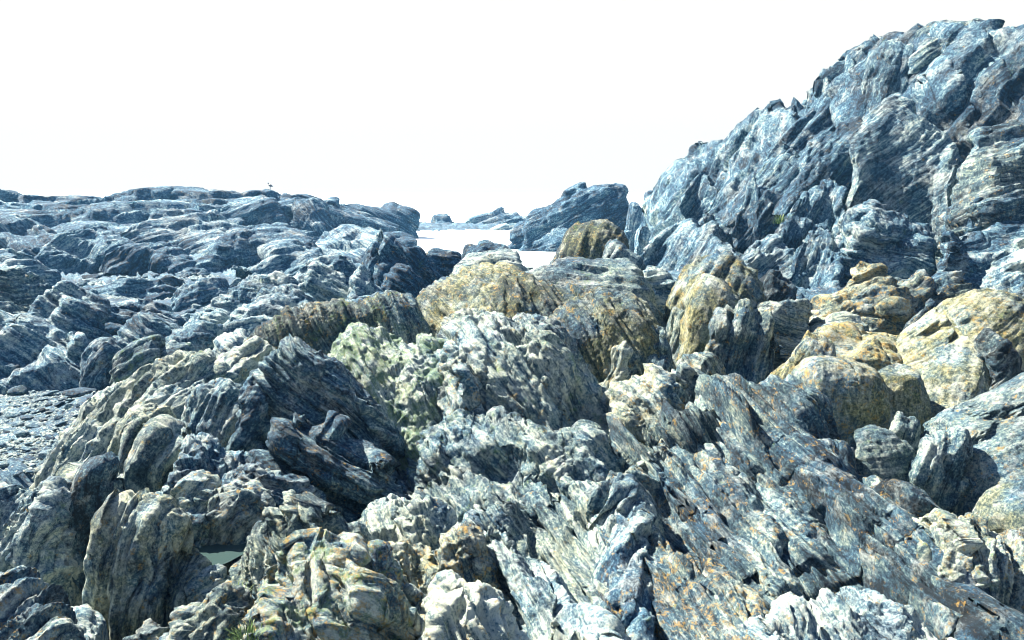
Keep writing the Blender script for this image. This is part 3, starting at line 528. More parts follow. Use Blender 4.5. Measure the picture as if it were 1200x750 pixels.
K('boulder', 'huge smooth grey boulder with long cracks at the right edge', [(1082, 600), (1096, 540), (1112, 502), (1130, 482), (1155, 464), (1185, 448), (1220, 434), (1270, 430), (1330, 470)], d=6.9, wf=1.1, h=.9, e=.85, th=28, ky=.3, stra=0.07, rough=0.14, lump=.05, pale=0.6, ochre=0.45, lichen=.4, chips=2, cracks=[(1110, 530, 1215, 470), (1130, 575, 1215, 500), (1110, 500, 1180, 490)], band=0.12, jag=0.4, big=0.06)
K('boulder', 'lower smooth lobe under the huge grey boulder at the right edge', [(1140, 640), (1152, 600), (1168, 575), (1195, 562), (1230, 556), (1280, 590)], d=6.0, wf=.6, h=.5, e=.85, th=28, stra=0.07, rough=.06, lump=.05, pale=0.6, ochre=0.75, lichen=.3, chips=2, cracks=[], band=0.12, jag=0.4, big=0.06)
K('rock_outcrop', 'dark stump with a broken pipe shaped top before the huge grey boulder', [(1062, 600), (1070, 550), (1084, 524), (1104, 514), (1122, 513), (1134, 534), (1144, 575), (1150, 620)], d=6.5, wf=.25, h=.6, e=.6, th=82, stra=.26, pale=.5, ochre=.35, lichen=.2)
K('boulder', 'small rounded green grey boulder in the deep shadowed gap', [(984, 560), (992, 524), (1004, 508), (1022, 500), (1042, 502), (1058, 516), (1064, 540), (1066, 570)], d=6.9, wf=.4, h=.4, e=.75, th=10, stra=0.07, rough=.16, lump=.05, pale=.55, ochre=.5, algae=.25, band=0.12, chips=8)
K('rock_outcrop', 'small pitted stub just above the rounded green boulder', [(1034, 520), (1040, 490), (1052, 478), (1064, 484), (1072, 512)], d=7.3, wf=.25, h=.4, e=.8, th=75, rough=.3, pale=.6, ochre=.4)
K('boulder', 'large square block with an orange top and black shadowed side', [(930, 480), (938, 440), (950, 425), (972, 422), (996, 427), (1016, 434), (1024, 452), (1030, 490)], d=7.9, wf=.4, h=.9, e=.5, th=84, stra=0.07, rough=.2, lump=.05, pale=.68, ochre=0.95, lichen=.65, band=0.12, chips=8, big=0.08, jag=0.6)
K('rock_outcrop', 'shadowed triangular block right of the large square block', [(1010, 480), (1022, 444), (1036, 432), (1054, 427), (1064, 428), (1074, 448), (1084, 478), (1096, 520)], d=8.0, wf=.35, h=.7, e=.65, th=80, stra=0.07, rough=.2, pale=.6, ochre=0.95, lichen=.4, band=0.12, chips=8, big=0.08, jag=0.6)
K('rock_outcrop', 'ochre rock with a grooved dark notch left of the square block', [(884, 478), (898, 440), (912, 414), (928, 396), (944, 387), (960, 390), (974, 404), (990, 424), (1000, 450)], d=8.7, wf=.6, h=.6, e=.85, th=70, stra=.24, pale=.6, ochre=0.95, lichen=.65, big=0.08, jag=0.6)
K('rock_slab', 'bright orange slab top between the square block and the yellow boulder', [(948, 410), (962, 390), (978, 382), (998, 381), (1020, 389), (1044, 396), (1066, 404), (1085, 430)], d=9.5, wf=.9, h=.4, e=.8, th=-15, stra=0.07, rough=.2, pale=.7, ochre=0.95, lichen=.9, band=0.12, chips=8)
K('boulder', 'big yellow boulder with two straight cracks and a lit left face', [(1030, 440), (1050, 404), (1074, 384), (1098, 366), (1122, 353), (1146, 347), (1170, 347), (1194, 354), (1225, 370), (1260, 410)], d=9.0, wf=.9, h=.9, e=.9, th=35, ky=.3, stra=0.07, rough=0.14, lump=.04, pale=0.7, ochre=0.95, lichen=.55, chips=2, cracks=[(1085, 420, 1120, 380), (1120, 355, 1105, 470), (1060, 405, 1130, 372)], band=0.12, jag=0.4, big=0.06)
K('rock_slab', 'smooth yellow slab face dropping from the big yellow boulder into shadow', [(1106, 372, 8.9), (1124, 385, 8.7), (1136, 400, 8.45), (1138, 425, 8.2), (1128, 455, 8.0), (1112, 490, 7.75), (1100, 530, 7.5)], wf=.8, wb=.2, h=.5, e=1.3, eb=.6, th=60, stra=0.07, rough=0.14, lump=.03, pale=0.7, ochre=0.95, lichen=.4, chips=2, cracks=[(1100, 385, 1088, 470)], band=0.12, jag=0.4, big=0.06)
K('rock_outcrop', 'dark pointed block on the shaded side of the big yellow boulder', [(1122, 460), (1134, 420), (1148, 396), (1164, 390), (1182, 404), (1200, 432), (1215, 470)], d=8.2, wf=.35, h=.5, e=.8, th=50, stra=.14, rough=.14, pale=.45, ochre=.5)

# ================================================================ MIDDLE DISTANCE, RIGHT
K('rock_outcrop', 'tall layered dome with a sunlit left edge under the cliff', [(782, 380), (792, 345), (806, 318), (824, 301), (845, 292), (864, 298), (878, 318), (886, 345), (896, 385)], d=13, wf=1.2, h=.6, e=.85, th=64, stra=0.28, pale=.5, ochre=0.95, lichen=0.45, chips=2, big=0.075, band=0.3, jag=0.9, lump=0.012, st=26, fold=0.3, rough=0.2)
K('rock_outcrop', 'orange topped knob in front of the tall layered dome', [(796, 400), (802, 350), (812, 332), (828, 324), (846, 330), (860, 346), (866, 385)], d=11.6, wf=.7, h=.6, e=.8, th=70, rough=0.2, pale=.6, ochre=0.95, lichen=0.45, chips=2, stra=0.28, big=0.075, band=0.3, jag=0.9, lump=0.012, st=26, fold=0.3)
K('rock_outcrop', 'upright rock with a deeply shadowed grooved face below the orange knob', [(812, 440), (828, 390), (846, 366), (866, 356), (890, 358), (904, 374), (914, 402), (924, 445)], d=10.6, wf=.5, h=.6, e=.7, th=80, stra=.26, pale=.55, ochre=.5, lichen=.35)
K('rock_outcrop', 'sunlit ledge with a shaded right end behind the grooved upright rock', [(856, 380), (872, 362), (896, 352), (916, 342), (930, 340), (942, 350), (950, 372), (958, 405)], d=11.9, wf=.6, h=.6, e=.75, th=-20, stra=.22, pale=.68, ochre=.55, lichen=.45)
K('rock_outcrop', 'narrow upright rock left of the orange topped knob', [(762, 425), (772, 378), (782, 356), (794, 348), (806, 366), (816, 415)], d=12, wf=.7, h=.5, e=1.15, th=75, pale=.55, ochre=.5, lichen=.2)
K('rock_outcrop', 'dark rounded rock between the tall dome and the foot of the cliff', [(876, 350), (884, 326), (896, 316), (912, 318), (924, 335), (932, 358)], d=15, wf=.7, h=.5, e=.8, th=60, pale=.35, ochre=.45)
K('rock_outcrop', 'step shaped pale ledges between the layered ridge and the cliff', [(742, 350), (752, 318), (765, 308), (778, 318), (790, 340), (798, 370)], d=15, wf=.8, h=.6, e=.9, th=0, stra=.4, pale=.75, ochre=.2)
K('rock_outcrop', 'peaked orange banded rock against the foot of the cliff', [(936, 385), (950, 356), (968, 340), (992, 326), (1008, 311), (1024, 307), (1038, 318), (1052, 336), (1064, 360)], d=13.2, wf=1.0, h=.6, e=1.0, th=18, stra=.3, fold=1.5, pale=.62, ochre=.7, lichen=.8)
K('rock_outcrop', 'low ledge of pale rock below the peaked orange rock', [(940, 400), (956, 372), (985, 366), (1015, 372), (1040, 385), (1055, 400)], d=11.6, wf=.7, h=.4, e=.8, th=5, pale=.65, ochre=.6, lichen=.4)
K('rock_outcrop', 'broken orange brown rock right of the peaked orange rock', [(1030, 362), (1042, 332), (1058, 321), (1078, 320), (1092, 330), (1104, 352)], d=13.8, wf=.6, h=.5, e=.85, th=30, rough=.3, pale=.5, ochre=.6, lichen=.65)
K('rock_outcrop', 'triangular dark rock with a bright left edge before the yellow boulder', [(1044, 405), (1058, 372), (1070, 354), (1080, 344), (1094, 358), (1108, 380), (1122, 405)], d=11.8, wf=.6, h=.5, e=.95, th=45, pale=.45, ochre=.45, lichen=.3)
K('rock_outcrop', 'layered brown knob just behind the crest of the yellow boulder', [(1078, 360), (1088, 332), (1100, 320), (1116, 318), (1132, 328), (1148, 340), (1160, 362)], d=14, wf=.7, h=.5, e=.8, th=12, stra=.34, pale=.5, ochre=.6, lichen=.55)
K('rock_outcrop', 'pale lit buttress at the right edge under the cliff', [(1152, 372), (1164, 328), (1174, 298), (1190, 280), (1220, 268), (1270, 300)], d=15, wf=1.0, h=.6, e=.9, th=30, pale=.8, ochre=.2)

# ================================================================ LEFT MIDDLE DISTANCE
K('rock_outcrop', 'broad blue grey rock bank at the left edge above the beach', [(-90, 400), (-40, 372), (0, 366), (28, 366), (56, 374), (84, 384), (108, 398), (128, 418), (142, 446)], d=15.5, wf=1.8, h=.4, e=1.1, th=-35, stra=.22, rough=.26, pale=.6, ochre=.05, lichen=0)
K('rock_outcrop', 'brownish blocky rock at the left edge below the headland', [(-60, 350), (-20, 322), (10, 314), (34, 316), (52, 328), (66, 352)], d=21, wf=1.4, h=.6, e=.85, th=40, rough=.3, pale=.5, ochre=.45, algae=.1)
K('rock_outcrop', 'sloping blue grey rock right of the brownish block', [(44, 372), (60, 342), (78, 332), (102, 342), (124, 358), (140, 384), (148, 405)], d=19, wf=1.6, h=.5, e=1.0, th=-30, rough=.28, pale=.58, ochre=.05)
K('rock_outcrop', 'low rock bank under the headland at the left edge', [(-40, 318), (-10, 296), (20, 292), (50, 305), (70, 322)], d=30, wf=2.4, h=.6, e=1, th=20, rough=.35, pale=.55, ochre=0, lichen=0)
K('boulder', 'smooth upright blue grey boulder above the flat beach stones', [(100, 436), (104, 410), (114, 397), (128, 395), (138, 408), (142, 436)], d=14.2, wf=.5, h=.3, e=.75, th=60, stra=.12, rough=.12, pale=.5, ochre=.15)
K('boulder', 'rounded green stained boulder at the back of the beach', [(136, 440), (142, 414), (154, 401), (170, 394), (184, 394), (194, 406), (196, 436)], d=12.6, wf=.5, h=.3, e=.75, th=30, stra=.14, rough=.14, pale=.5, ochre=.35, algae=.7)
K('boulder', 'flatter green stained boulder beside the rounded green one', [(184, 428), (192, 406), (206, 398), (220, 402), (228, 418)], d=12.8, wf=.5, h=.3, e=.8, th=20, stra=.14, rough=.14, pale=.55, ochre=.3, algae=.55)
RUB = [
 ('pale rock bank below the gull on the headland', [(250, 352), (270, 332), (292, 322), (318, 313), (342, 312), (356, 330)], 24, .65),
 ('pale crumpled rock right of centre in the rubble slope', [(345, 352), (356, 322), (368, 308), (392, 312), (410, 330), (420, 350)], 22, .75),
 ('dark rimmed block on top of the rubble slope', [(350, 320), (360, 302), (378, 296), (400, 298), (412, 310), (420, 325)], 27, .5),
 ('curved pale ribs of rock beside the dark tumbled blocks', [(405, 345), (412, 322), (424, 312), (436, 320), (446, 340), (456, 355)], 21, .7),
 ('pale rock shelf above the long arched ridge', [(260, 392), (280, 365), (305, 352), (335, 346), (360, 350), (376, 366)], 17, .75),
 ('small pale hummock left of the pale shelf', [(212, 392), (226, 372), (246, 362), (266, 368), (278, 386)], 17.5, .7),
 ('grey ledges above the pale shelf', [(292, 356), (310, 338), (334, 332), (356, 338), (366, 354)], 20, .6),
 ('low grey rock behind the arched ridge crest', [(395, 366), (415, 344), (440, 334), (462, 340), (478, 356)], 17.5, .55),
 ('bright bleached rock at the left end of the arched ridge', [(246, 420), (262, 396), (280, 386), (298, 392), (306, 412)], 13.5, .9),
 ('grey hummock above the green stained boulders', [(196, 412), (212, 388), (234, 380), (252, 388), (262, 408)], 14.5, .55),
 ('long grey rock bank bordering the stone strewn gully', [(138, 402), (156, 376), (182, 366), (206, 374), (222, 396)], 18, .5),
]
for lab, p, dd, pl in RUB:
    K('rock_outcrop', lab, p, d=dd, wf=1.1, h=.5, e=1.0, th=random.uniform(-40, 40), rough=.38, stra=.32, pale=pl, ochre=.1, lichen=.05)
K('rock_outcrop', 'low broken rock bar across the stone strewn gully mouth', [(88, 385), (104, 360), (130, 350), (165, 348), (200, 352), (228, 360), (246, 378)], d=22.5, wf=1.3, h=.5, e=1.1, th=-25, rough=.4, stra=.36, pale=.42, ochre=.05, lichen=0)
K('rock_outcrop', 'dark broken shelf at the foot of the headland cliffs', [(100, 338), (125, 326), (160, 322), (185, 328), (205, 340)], d=33, wf=1.4, h=.5, e=.9, th=10, rough=.4, pale=.25, ochre=0, lichen=0)
K('rock_outcrop', 'blue grey rock hump between the gully and the rubble slope', [(205, 352), (222, 330), (244, 322), (264, 330), (280, 350)], d=29, wf=1.4, h=.5, e=1, th=25, rough=.4, pale=.45, ochre=0, lichen=0)
K('rock_outcrop', 'dark tumbled block leaning left beside the inlet', [(412, 342), (420, 318), (430, 292), (440, 282), (450, 292), (456, 320)], d=25.5, wf=1.0, h=.5, e=.8, th=70, pale=.25, ochre=0)
K('rock_outcrop', 'highest dark tumbled block with a sunlit edge beside the inlet', [(438, 335), (444, 290), (454, 276), (466, 284), (484, 288), (500, 304), (516, 322)], d=25, wf=.9, h=.6, e=.75, th=-45, pale=.25, ochre=0)
K('rock_outcrop', 'low dark wedge in front of the dark tumbled blocks', [(446, 345), (454, 322), (466, 310), (478, 312), (494, 328), (506, 345)], d=22.5, wf=.7, h=.4, e=.75, th=-35, pale=.25, ochre=0)
K('rock_outcrop', 'dark flat block between the tumbled blocks and the water', [(486, 322), (494, 296), (506, 290), (526, 292), (540, 300), (548, 322)], d=27, wf=.9, h=.6, e=.7, th=0, pale=.22, ochre=0)

finish_ridges()
print('rock verts', NV[0], 'time', round(time.time() - T0, 1))

# ================================================================ GROUND (bedrock and shingle between the rocks)
def ctrl(u, v, z):
    k = unp(u, v, 1.0); r = (k[2] - CAM_Z); d = (z - CAM_Z) / r; p = unp(u, v, d); GCTRL.append((p[0], p[1], z))
for u in (-60, 0, 60, 120):
    for v, z in ((440, .95), (470, .9), (500, .9), (530, .95)): ctrl(u, v, z)
for u, v, z in ((165, 455, 1.0), (200, 350, .7), (160, 335, .6), (120, 330, .6), (230, 340, .7), (150, 320, .3), (200, 325, .4), (60, 545, 1.0), (10, 550, 1.1), (170, 390, .8), (120, 345, .6)): ctrl(u, v, z)
for x, y, z in ((0, 2, 2.6), (-2, 2, 2.4), (2, 2, 2.8), (-4, 3, 1.6), (4, 3, 2.8), (0, 0, 2.8), (6, 4, 2.6), (-8, 5, .8), (-14, 8, .7), (10, 6, 2.4), (14, 12, 2.2), (20, 20, 2.2), (14, 20, 2.0), (10, 22, 1.6), (8, 26, 1.0), (12, 30, 1.2),
                (-4, 30, .2), (-2, 30, .3), (1, 30, .3), (4, 30, .5), (-5, 38, -.8), (0, 36, -.8), (4, 38, -.8), (8, 42, -.6), (-2, 48, -1.5), (4, 52, -1.5), (-6, 60, -1.5), (0, 80, -2), (10, 70, -2), (-20, 80, -1), (-40, 60, 0), (-20, 40, .2), (-14, 36, .1), (-26, 44, .5), (40, 60, 0), (30, 30, 2), (0, 130, -3), (-80, 130, -2), (80, 130, -2), (-60, 20, 1), (60, 20, 2)):
    GCTRL.append((x, y, z))
GC = np.array(GCTRL)
az = np.linspace(R(-46), R(46), 560); rr = np.exp(np.linspace(math.log(1.6), math.log(140), 330))
GX = np.sin(az)[:, None] * rr[None, :]; GY = np.cos(az)[:, None] * rr[None, :]
gx, gy = GX.ravel(), GY.ravel(); num = np.zeros_like(gx); den = np.zeros_like(gx)
for (x, y, z) in GC:
    s2 = .02 * (x * x + y * y) * .06 + .01
    w = 1 / ((gx - x) ** 2 + (gy - y) ** 2 + s2) ** 2 * 1e-3
    num += w * z; den += w
GZ = (num / den).reshape(GX.shape)
GP = np.stack([GX, GY, GZ], -1)
def ground_z(x, y):
    w = 1 / ((GC[:, 0] - x) ** 2 + (GC[:, 1] - y) ** 2 + .0012 * (GC[:, 0] ** 2 + GC[:, 1] ** 2) + .01) ** 2
    return float((w * GC[:, 2]).sum() / w.sum())
# roughness grows with distance on the bedrock; the shingle beach stays even
beach = np.exp(-(((GX + 7.5) / 4.0) ** 2 + ((GY - 15) / 6.0) ** 2) * 1.2) + np.exp(-(((GX + 13) / 5) ** 2 + ((GY - 30) / 7) ** 2))
beach = np.clip(beach * 1.6, 0, 1)[..., None]
G2, glay = schist(GP, .02, 2.2, -35, .3, .05, .3, .4, 9., 3.3, -1 if grid_normals(GP)[300, 200, 2] < 0 else 1, .7, chips=0)
gd = np.clip(rr / 9, .5, 4)[None, :, None]
GPF = GP + (G2 - GP) * (1 - .9 * beach) * gd ** .5
gm = mesh_grid('ground', GPF, glay, flip=True)
gm.materials.append(ROCK)
if gm.polygons[len(gm.polygons) // 2].normal.z < 0: gm.flip_normals()
ground = link(bpy.data.objects.new('ground', gm)); ground['kind'] = 'structure'
for k, v_ in dict(band=.3, lichen=.15, pale=.32, algae=.1, ochre=.15, grain=.8).items(): ground[k] = v_
print('ground', round(time.time() - T0, 1))

# ================================================================ LOOSE STONES
def hit_ground(u, v, lo=2.5, hi=90.):
    prev = lo
    for dd in np.exp(np.linspace(math.log(lo), math.log(hi), 160)):
        p = unp(u, v, dd)
        if p[2] < ground_z(p[0], p[1]):
            for _ in range(12):
                mid = (prev + dd) / 2; q = unp(u, v, mid)
                if q[2] < ground_z(q[0], q[1]): dd = mid
                else: prev = mid
            q = unp(u, v, dd); return np.array((q[0], q[1], ground_z(q[0], q[1])))
        prev = dd
    return None

def stone_mesh(name, flat, seed, nu=22, nv=14, ncut=16):
    rg = np.random.default_rng(seed)
    a = np.linspace(0, 2 * math.pi, nu + 1); b = np.linspace(-math.pi / 2 + .02, math.pi / 2 - .02, nv)
    A, B = np.meshgrid(a, b, indexing='ij')
    F = np.stack([np.cos(A) * np.cos(B), np.sin(A) * np.cos(B), np.sin(B)], -1).reshape(-1, 3)
    F = F * (1 + .16 * perlin(F * 1.3 + seed * 3.7))[:, None]
    for k in range(ncut):
        nn = unit(rg.normal(size=3)); off = rg.uniform(.62, .9)
        F -= nn[None] * np.maximum(F @ nn - off, 0)[:, None]
    F = F * (1 + .035 * perlin(F * 5 + seed))[:, None]
    F *= np.array((1, rg.uniform(.55, .8), flat))
    P = F.reshape(nu + 1, nv, 3); P[-1] = P[0]
    me = mesh_grid(name, P, np.stack([F[:, 0] * .2, F[:, 1] * .2, F[:, 2] * 1.0], 1), flip=False)
    me.materials.append(ROCK); return me
FLAT = [stone_mesh('flat_stone', random.uniform(.2, .34), 100 + k) for k in range(9)]
ROUND = [stone_mesh('stone', random.uniform(.5, .72), 200 + k) for k in range(9)]
def put_stone(name, label, group, me, u, v, wpx, pale=.5, algae=0., ochre=.1, sink=.25, tilt=.2, rz=None):
    p = hit_ground(u, v)
    if p is None: return None
    s = .5 * wpx * p[1] / FPX
    o = bpy.data.objects.new(name, me); link(o)
    zmax = max(c[2] for c in me.vertices[0:0]) if False else s * .3
    o.location = (p[0], p[1], p[2] + s * sink)
    o.scale = (s, s, s)
    o.rotation_euler = (random.gauss(0, tilt), random.gauss(0, tilt), random.uniform(-.7, .7) if rz is None else rz)
    tag(o, label, 'stone', group)
    o['band'] = .2; o['lichen'] = 0.; o['pale'] = pale; o['algae'] = algae; o['ochre'] = ochre; o['grain'] = min(1.2, (7. / p[1]) ** .8)
    return o
def inside(u, v, poly):
    r = False; n = len(poly)
    for i in range(n):
        (x1, y1), (x2, y2) = poly[i], poly[(i + 1) % n]
        if (y1 > v) != (y2 > v) and u < (x2 - x1) * (v - y1) / (y2 - y1) + x1: r = not r
    return r
def scatter(n, poly, wmin, wmax, mind, fn):
    us = [p[0] for p in poly]; vsx = [p[1] for p in poly]; done = []
    for _ in range(n * 40):
        if len(done) >= n: break
        u = random.uniform(min(us), max(us)); v = random.uniform(min(vsx), max(vsx))
        if not inside(u, v, poly): continue
        w = wmin + (wmax - wmin) * random.random() ** 2.2
        if any((u - a) ** 2 + ((v - b) * 2.2) ** 2 < (mind * (w + c) * .5) ** 2 for a, b, c in done): continue
        done.append((u, v, w)); fn(u, v, w)
big = [('widest flat oval stone on the beach below the upright boulder', FLAT[0], 84, 452, 46, .55, 0), ('dark flat stone tilted under the widest beach stone', FLAT[1], 92, 464, 42, .3, 0),
       ('small round green stone at the left of the flat beach stones', ROUND[0], 22, 462, 28, .45, .6), ('flat stone lying below the rounded green boulder', FLAT[2], 118, 440, 36, .5, 0),
       ('black flat slab at the foot of the upright boulder', FLAT[3], 118, 430, 32, .2, 0), ('round grey cobble alone among the flat beach stones', ROUND[1], 74, 470, 15, .4, 0),
       ('long dark slab lying at the back of the gully', FLAT[4], 192, 322, 34, .15, 0), ('dark block in the middle of the stony gully', ROUND[2], 198, 336, 32, .15, 0),
       ('long flat slab across the front of the stony gully', FLAT[5], 160, 362, 46, .55, 0), ('smooth rounded cobble below the long gully slab', ROUND[3], 174, 380, 20, .6, 0),
       ('dark wedge stone at the left end of the gully', FLAT[6], 108, 328, 28, .15, 0)]
for lab, me, u, v, w, pl, al in big: put_stone('stone', lab, None, me, u, v, w, pl, al, rz=random.uniform(-.25, .25), tilt=.1)
BEACH = [(-10, 442), (60, 438), (140, 440), (196, 436), (160, 458), (128, 476), (100, 498), (78, 530), (60, 556), (-10, 560)]
GULLY = [(84, 330), (120, 320), (200, 320), (256, 324), (250, 346), (200, 350), (120, 350)]
SLOPE = [(215, 350), (270, 330), (340, 322), (440, 330), (480, 340), (470, 352), (400, 362), (300, 372), (250, 400), (215, 400)]
scatter(150, BEACH, 8, 34, .72, lambda u, v, w: put_stone('stone', 'small flat grey stone lying on the shingle beach', 'stones on the shingle beach', random.choice(FLAT + ROUND[:3]), u, v, w, random.uniform(.2, .8), .25 if random.random() < .15 else 0))
scatter(60, GULLY, 7, 28, .7, lambda u, v, w: put_stone('stone', 'small blue grey stone lying in the stony gully below the headland', 'stones in the gully', random.choice(FLAT + ROUND), u, v, w, random.uniform(.15, .75)))
scatter(70, SLOPE, 8, 26, .8, lambda u, v, w: put_stone('stone', 'angular grey stone on the rubble slope above the arched ridge', 'stones on the rubble slope', random.choice(ROUND), u, v, w, random.uniform(.3, .85), sink=.35, tilt=.5))
# fine shingle: nobody could count it
def pebbles(name, polys, n, w0, w1):
    V, Fc = [], []; base = np.array([(1, 0, 0), (.4, .8, 0), (-.7, .6, 0), (-.8, -.5, 0), (.3, -.8, 0), (.2, 0, .5), (-.25, .1, .45), (0, 0, -.4)])
    tri = [(0, 1, 5), (1, 6, 5), (1, 2, 6), (2, 3, 6), (3, 4, 6), (4, 5, 6), (4, 0, 5), (1, 0, 7), (2, 1, 7), (3, 2, 7), (4, 3, 7), (0, 4, 7)]
    k = 0
    while k < n:
        poly = random.choice(polys); us = [p[0] for p in poly]; vv = [p[1] for p in poly]
        u = random.uniform(min(us), max(us)); v = random.uniform(min(vv), max(vv))
        if not inside(u, v, poly): continue
        p = hit_ground_fast(u, v)
        k += 1
        if p is None: continue
        s = .5 * random.uniform(w0, w1) * p[1] / FPX; a = random.uniform(0, 6.28); ca, sa = math.cos(a), math.sin(a)
        b = base * (1 + np.random.default_rng(k).uniform(-.25, .25, base.shape)) * s
        b = np.stack([b[:, 0] * ca - b[:, 1] * sa, b[:, 0] * sa + b[:, 1] * ca, b[:, 2]], 1) + p + np.array((0, 0, s * .1))
        o = len(V) * 8; V.append(b); Fc += [(i + o, j + o, l + o) for i, j, l in tri]
    V = np.vstack(V); me = bpy.data.meshes.new(name); me.from_pydata(V.tolist(), [], Fc)
    at = me.attributes.new('lay', 'FLOAT_VECTOR', 'POINT'); at.data.foreach_set('vector', (V * np.array((1, 1, 1))).astype(np.float32).ravel())
    me.materials.append(ROCK); ob = link(bpy.data.objects.new(name, me)); ob['kind'] = 'stuff'; ob['label'] = 'fine grey shingle between the flat beach stones'; ob['category'] = 'shingle'
    ob['band'] = .2; ob['lichen'] = 0.; ob['pale'] = .85; ob['algae'] = .1; ob['ochre'] = .15; ob['grain'] = .9
def hit_ground_fast(u, v):
    dd = 14.
    for _ in range(7):
        p = unp(u, v, dd); g = ground_z(p[0], p[1]); k = (p[2] - CAM_Z) / dd
        if k > -.01: return None
        dd = .5 * dd + .5 * min(60., max(3., (g - CAM_Z) / k))
    p = unp(u, v, dd); return np.array((p[0], p[1], ground_z(p[0], p[1])))
pebbles('shingle', [BEACH, BEACH, GULLY], 3800, 2.5, 8)

# ================================================================ TIDE POOL
def pool_material():
    m = bpy.data.materials.new('pool_water'); m.use_nodes = True; bs = m.node_tree.nodes['Principled BSDF']
    bs.inputs['Base Color'].default_value = (.035, .06, .06, 1); bs.inputs['Roughness'].default_value = .04; bs.inputs['IOR'].default_value = 1.33
    return m
pc = unp(246, 640, 4.85)
pv = [(pc[0] + .34 * math.cos(a) * (1 + .2 * math.sin(3 * a)), pc[1] + .3 * math.sin(a), pc[2]) for a in np.linspace(0, 2 * math.pi, 40, endpoint=False)]
pm = bpy.data.meshes.new('tide_pool'); pm.from_pydata(pv, [], [tuple(range(40))]); pm.materials.append(pool_material())
po = link(bpy.data.objects.new('tide_pool', pm)); po['kind'] = 'structure'

# ================================================================ GRASS TUFTS
def grass_material():
    m = bpy.data.materials.new('grass_blade'); m.use_nodes = True; nt = m.node_tree; bs = nt.nodes['Principled BSDF']
    c = ramp(nt, noise(nt, nd(nt, 'ShaderNodeNewGeometry').outputs['Position'], 30, 3), [(.35, (.05, .11, .02)), (.65, (.16, .24, .06))])
    nt.links.new(c, bs.inputs['Base Color']); bs.inputs['Roughness'].default_value = .6; return m
GRASS = grass_material()
def tuft(label, u, v, d, hgt, n, spread):
    p = unp(u, v, d); V, Fc = [], []; rg = np.random.default_rng(int(u * 7 + v))
    for k in range(n):
        a = rg.uniform(0, 6.28); r = spread * rg.random() ** .5; x, y = r * math.cos(a), r * math.sin(a)
        h = hgt * rg.uniform(.5, 1.1); l = rg.uniform(.2, .8) * h; w = h * .035; b = len(V); pa = a + rg.uniform(-.6, .6)
        for t in (0, .4, .75):
            cx, cy, cz = x + l * t * t * math.cos(pa), y + l * t * t * math.sin(pa), h * t * (1 - .2 * t); ww = w * (1 - t * .6)
            V += [(cx - ww * math.sin(pa), cy + ww * math.cos(pa), cz), (cx + ww * math.sin(pa), cy - ww * math.cos(pa), cz)]
        V.append((x + l * math.cos(pa), y + l * math.sin(pa), h * .8))
        Fc += [(b, b + 1, b + 3, b + 2), (b + 2, b + 3, b + 5, b + 4), (b + 4, b + 5, b + 6)]
    me = bpy.data.meshes.new('grass_tuft'); me.from_pydata(V, [], Fc); me.materials.append(GRASS)
    o = link(bpy.data.objects.new('grass_tuft', me)); o.location = p; return tag(o, label, 'grass')
tuft('small green grass tuft growing just below the tide pool', 278, 706, 4.0, .11, 60, .05)
tuft('green grass tuft at the bottom edge beside the orange mound', 290, 752, 3.45, .09, 80, .07)
tuft('tiny bright green plant in a cleft on the cliff', 914, 262, 25.2, .35, 60, .25)

# ================================================================ GULL ON THE HEADLAND
gb = unp(319, 230, 61.5); _best = -9.
for ch in head.children:                                     # the highest rock of the skyline there carries the bird
    co = np.empty(len(ch.data.vertices) * 3, np.float32); ch.data.vertices.foreach_get('co', co); co = co.reshape(-1, 3) + np.array(head.location)
    co = co[np.abs(co[:, 0] / co[:, 1] - (319 - 600) / (FPX * math.cos(PITCH) + 145 * math.sin(PITCH))) < .002]
    if len(co):
        e_ = (co[:, 2] - CAM_Z) / co[:, 1]; k_ = int(np.argmax(e_))
        if e_[k_] > _best: _best = e_[k_]; gb = co[k_] + np.array((0, 0, .12))
def gull():
    prof = [(-.26, .10, .005), (-.20, .13, .03), (-.10, .17, .075), (0, .19, .095), (.08, .215, .085), (.13, .26, .055), (.155, .31, .045), (.18, .335, .05), (.215, .335, .035), (.235, .325, .012), (.275, .315, .004)]
    nn = 10; V = []; Fc = []
    for x, z, r in prof:
        for k in range(nn):
            a = 2 * math.pi * k / nn; V.append((x, r * math.cos(a), z + r * math.sin(a)))
    for i in range(len(prof) - 1):
        for k in range(nn): Fc.append((i * nn + k, (i + 1) * nn + k, (i + 1) * nn + (k + 1) % nn, i * nn + (k + 1) % nn))
    Fc += [tuple(range(nn)), tuple(range((len(prof) - 1) * nn, len(prof) * nn))]
    return V, Fc
dark = bpy.data.materials.new('plumage'); dark.use_nodes = True
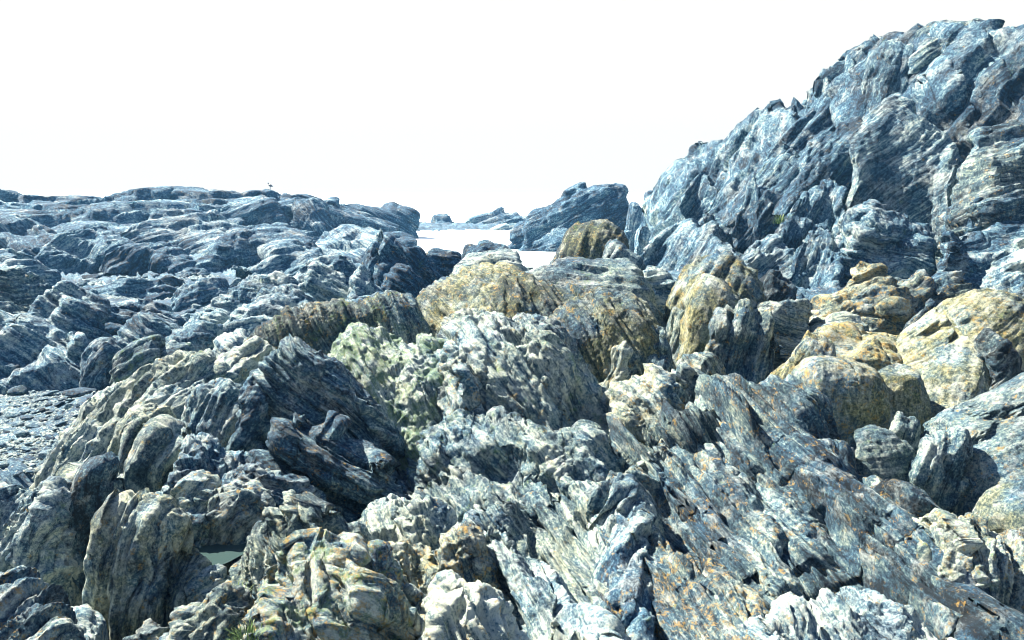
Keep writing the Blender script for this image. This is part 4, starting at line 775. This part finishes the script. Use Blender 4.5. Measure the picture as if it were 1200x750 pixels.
_n = dark.node_tree; _c = ramp(_n, noise(_n, nd(_n, 'ShaderNodeNewGeometry').outputs['Position'], 9, 3), [(.3, (.03, .03, .035)), (.7, (.12, .12, .13))]); _n.links.new(_c, _n.nodes['Principled BSDF'].inputs['Base Color'])
V, Fc = gull(); me = bpy.data.meshes.new('seabird'); me.from_pydata(V, [], Fc); me.materials.append(dark)
for p_ in me.polygons: p_.use_smooth = True
bird = link(bpy.data.objects.new('seabird', me)); bird.location = gb; bird.scale = (1.25,) * 3; bird.rotation_euler = (0, 0, 2.6)
tag(bird, 'small dark seabird standing on the skyline of the left headland', 'bird')
for sy in (-.03, .03):
    me = bpy.data.meshes.new('leg'); me.from_pydata([(x * .008 + .0, sy + y * .008, z) for z in (-.12, .12) for x, y in ((-1, -1), (1, -1), (1, 1), (-1, 1))], [], [(0, 1, 5, 4), (1, 2, 6, 5), (2, 3, 7, 6), (3, 0, 4, 7), (4, 5, 6, 7)]); me.materials.append(dark)
    link(bpy.data.objects.new('leg', me), bird)
# ================================================================ HAZE
hv = bpy.data.materials.new('sea_haze'); hv.use_nodes = True; hn = hv.node_tree; hn.nodes.remove(hn.nodes['Principled BSDF'])
pvn = hn.nodes.new('ShaderNodeVolumePrincipled'); pvn.inputs['Color'].default_value = (.22, .58, 1.0, 1); pvn.inputs['Density'].default_value = .0007; pvn.inputs['Anisotropy'].default_value = .2
hn.links.new(pvn.outputs[0], hn.nodes['Material Output'].inputs['Volume'])
X0, X1, Y0, Y1, Z0, Z1 = -170, 170, -8, 175, -6, 17
me = bpy.data.meshes.new('haze'); me.from_pydata([(x, y, z) for z in (Z0, Z1) for x, y in ((X0, Y0), (X1, Y0), (X1, Y1), (X0, Y1))], [], [(3, 2, 1, 0), (4, 5, 6, 7), (0, 1, 5, 4), (1, 2, 6, 5), (2, 3, 7, 6), (3, 0, 4, 7)])
me.materials.append(hv); hz = link(bpy.data.objects.new('haze', me)); hz['kind'] = 'stuff'; hz['label'] = 'thin bluish sea haze over the far rocks'
print('TOTAL', NV[0], 'time', round(time.time() - T0, 1))
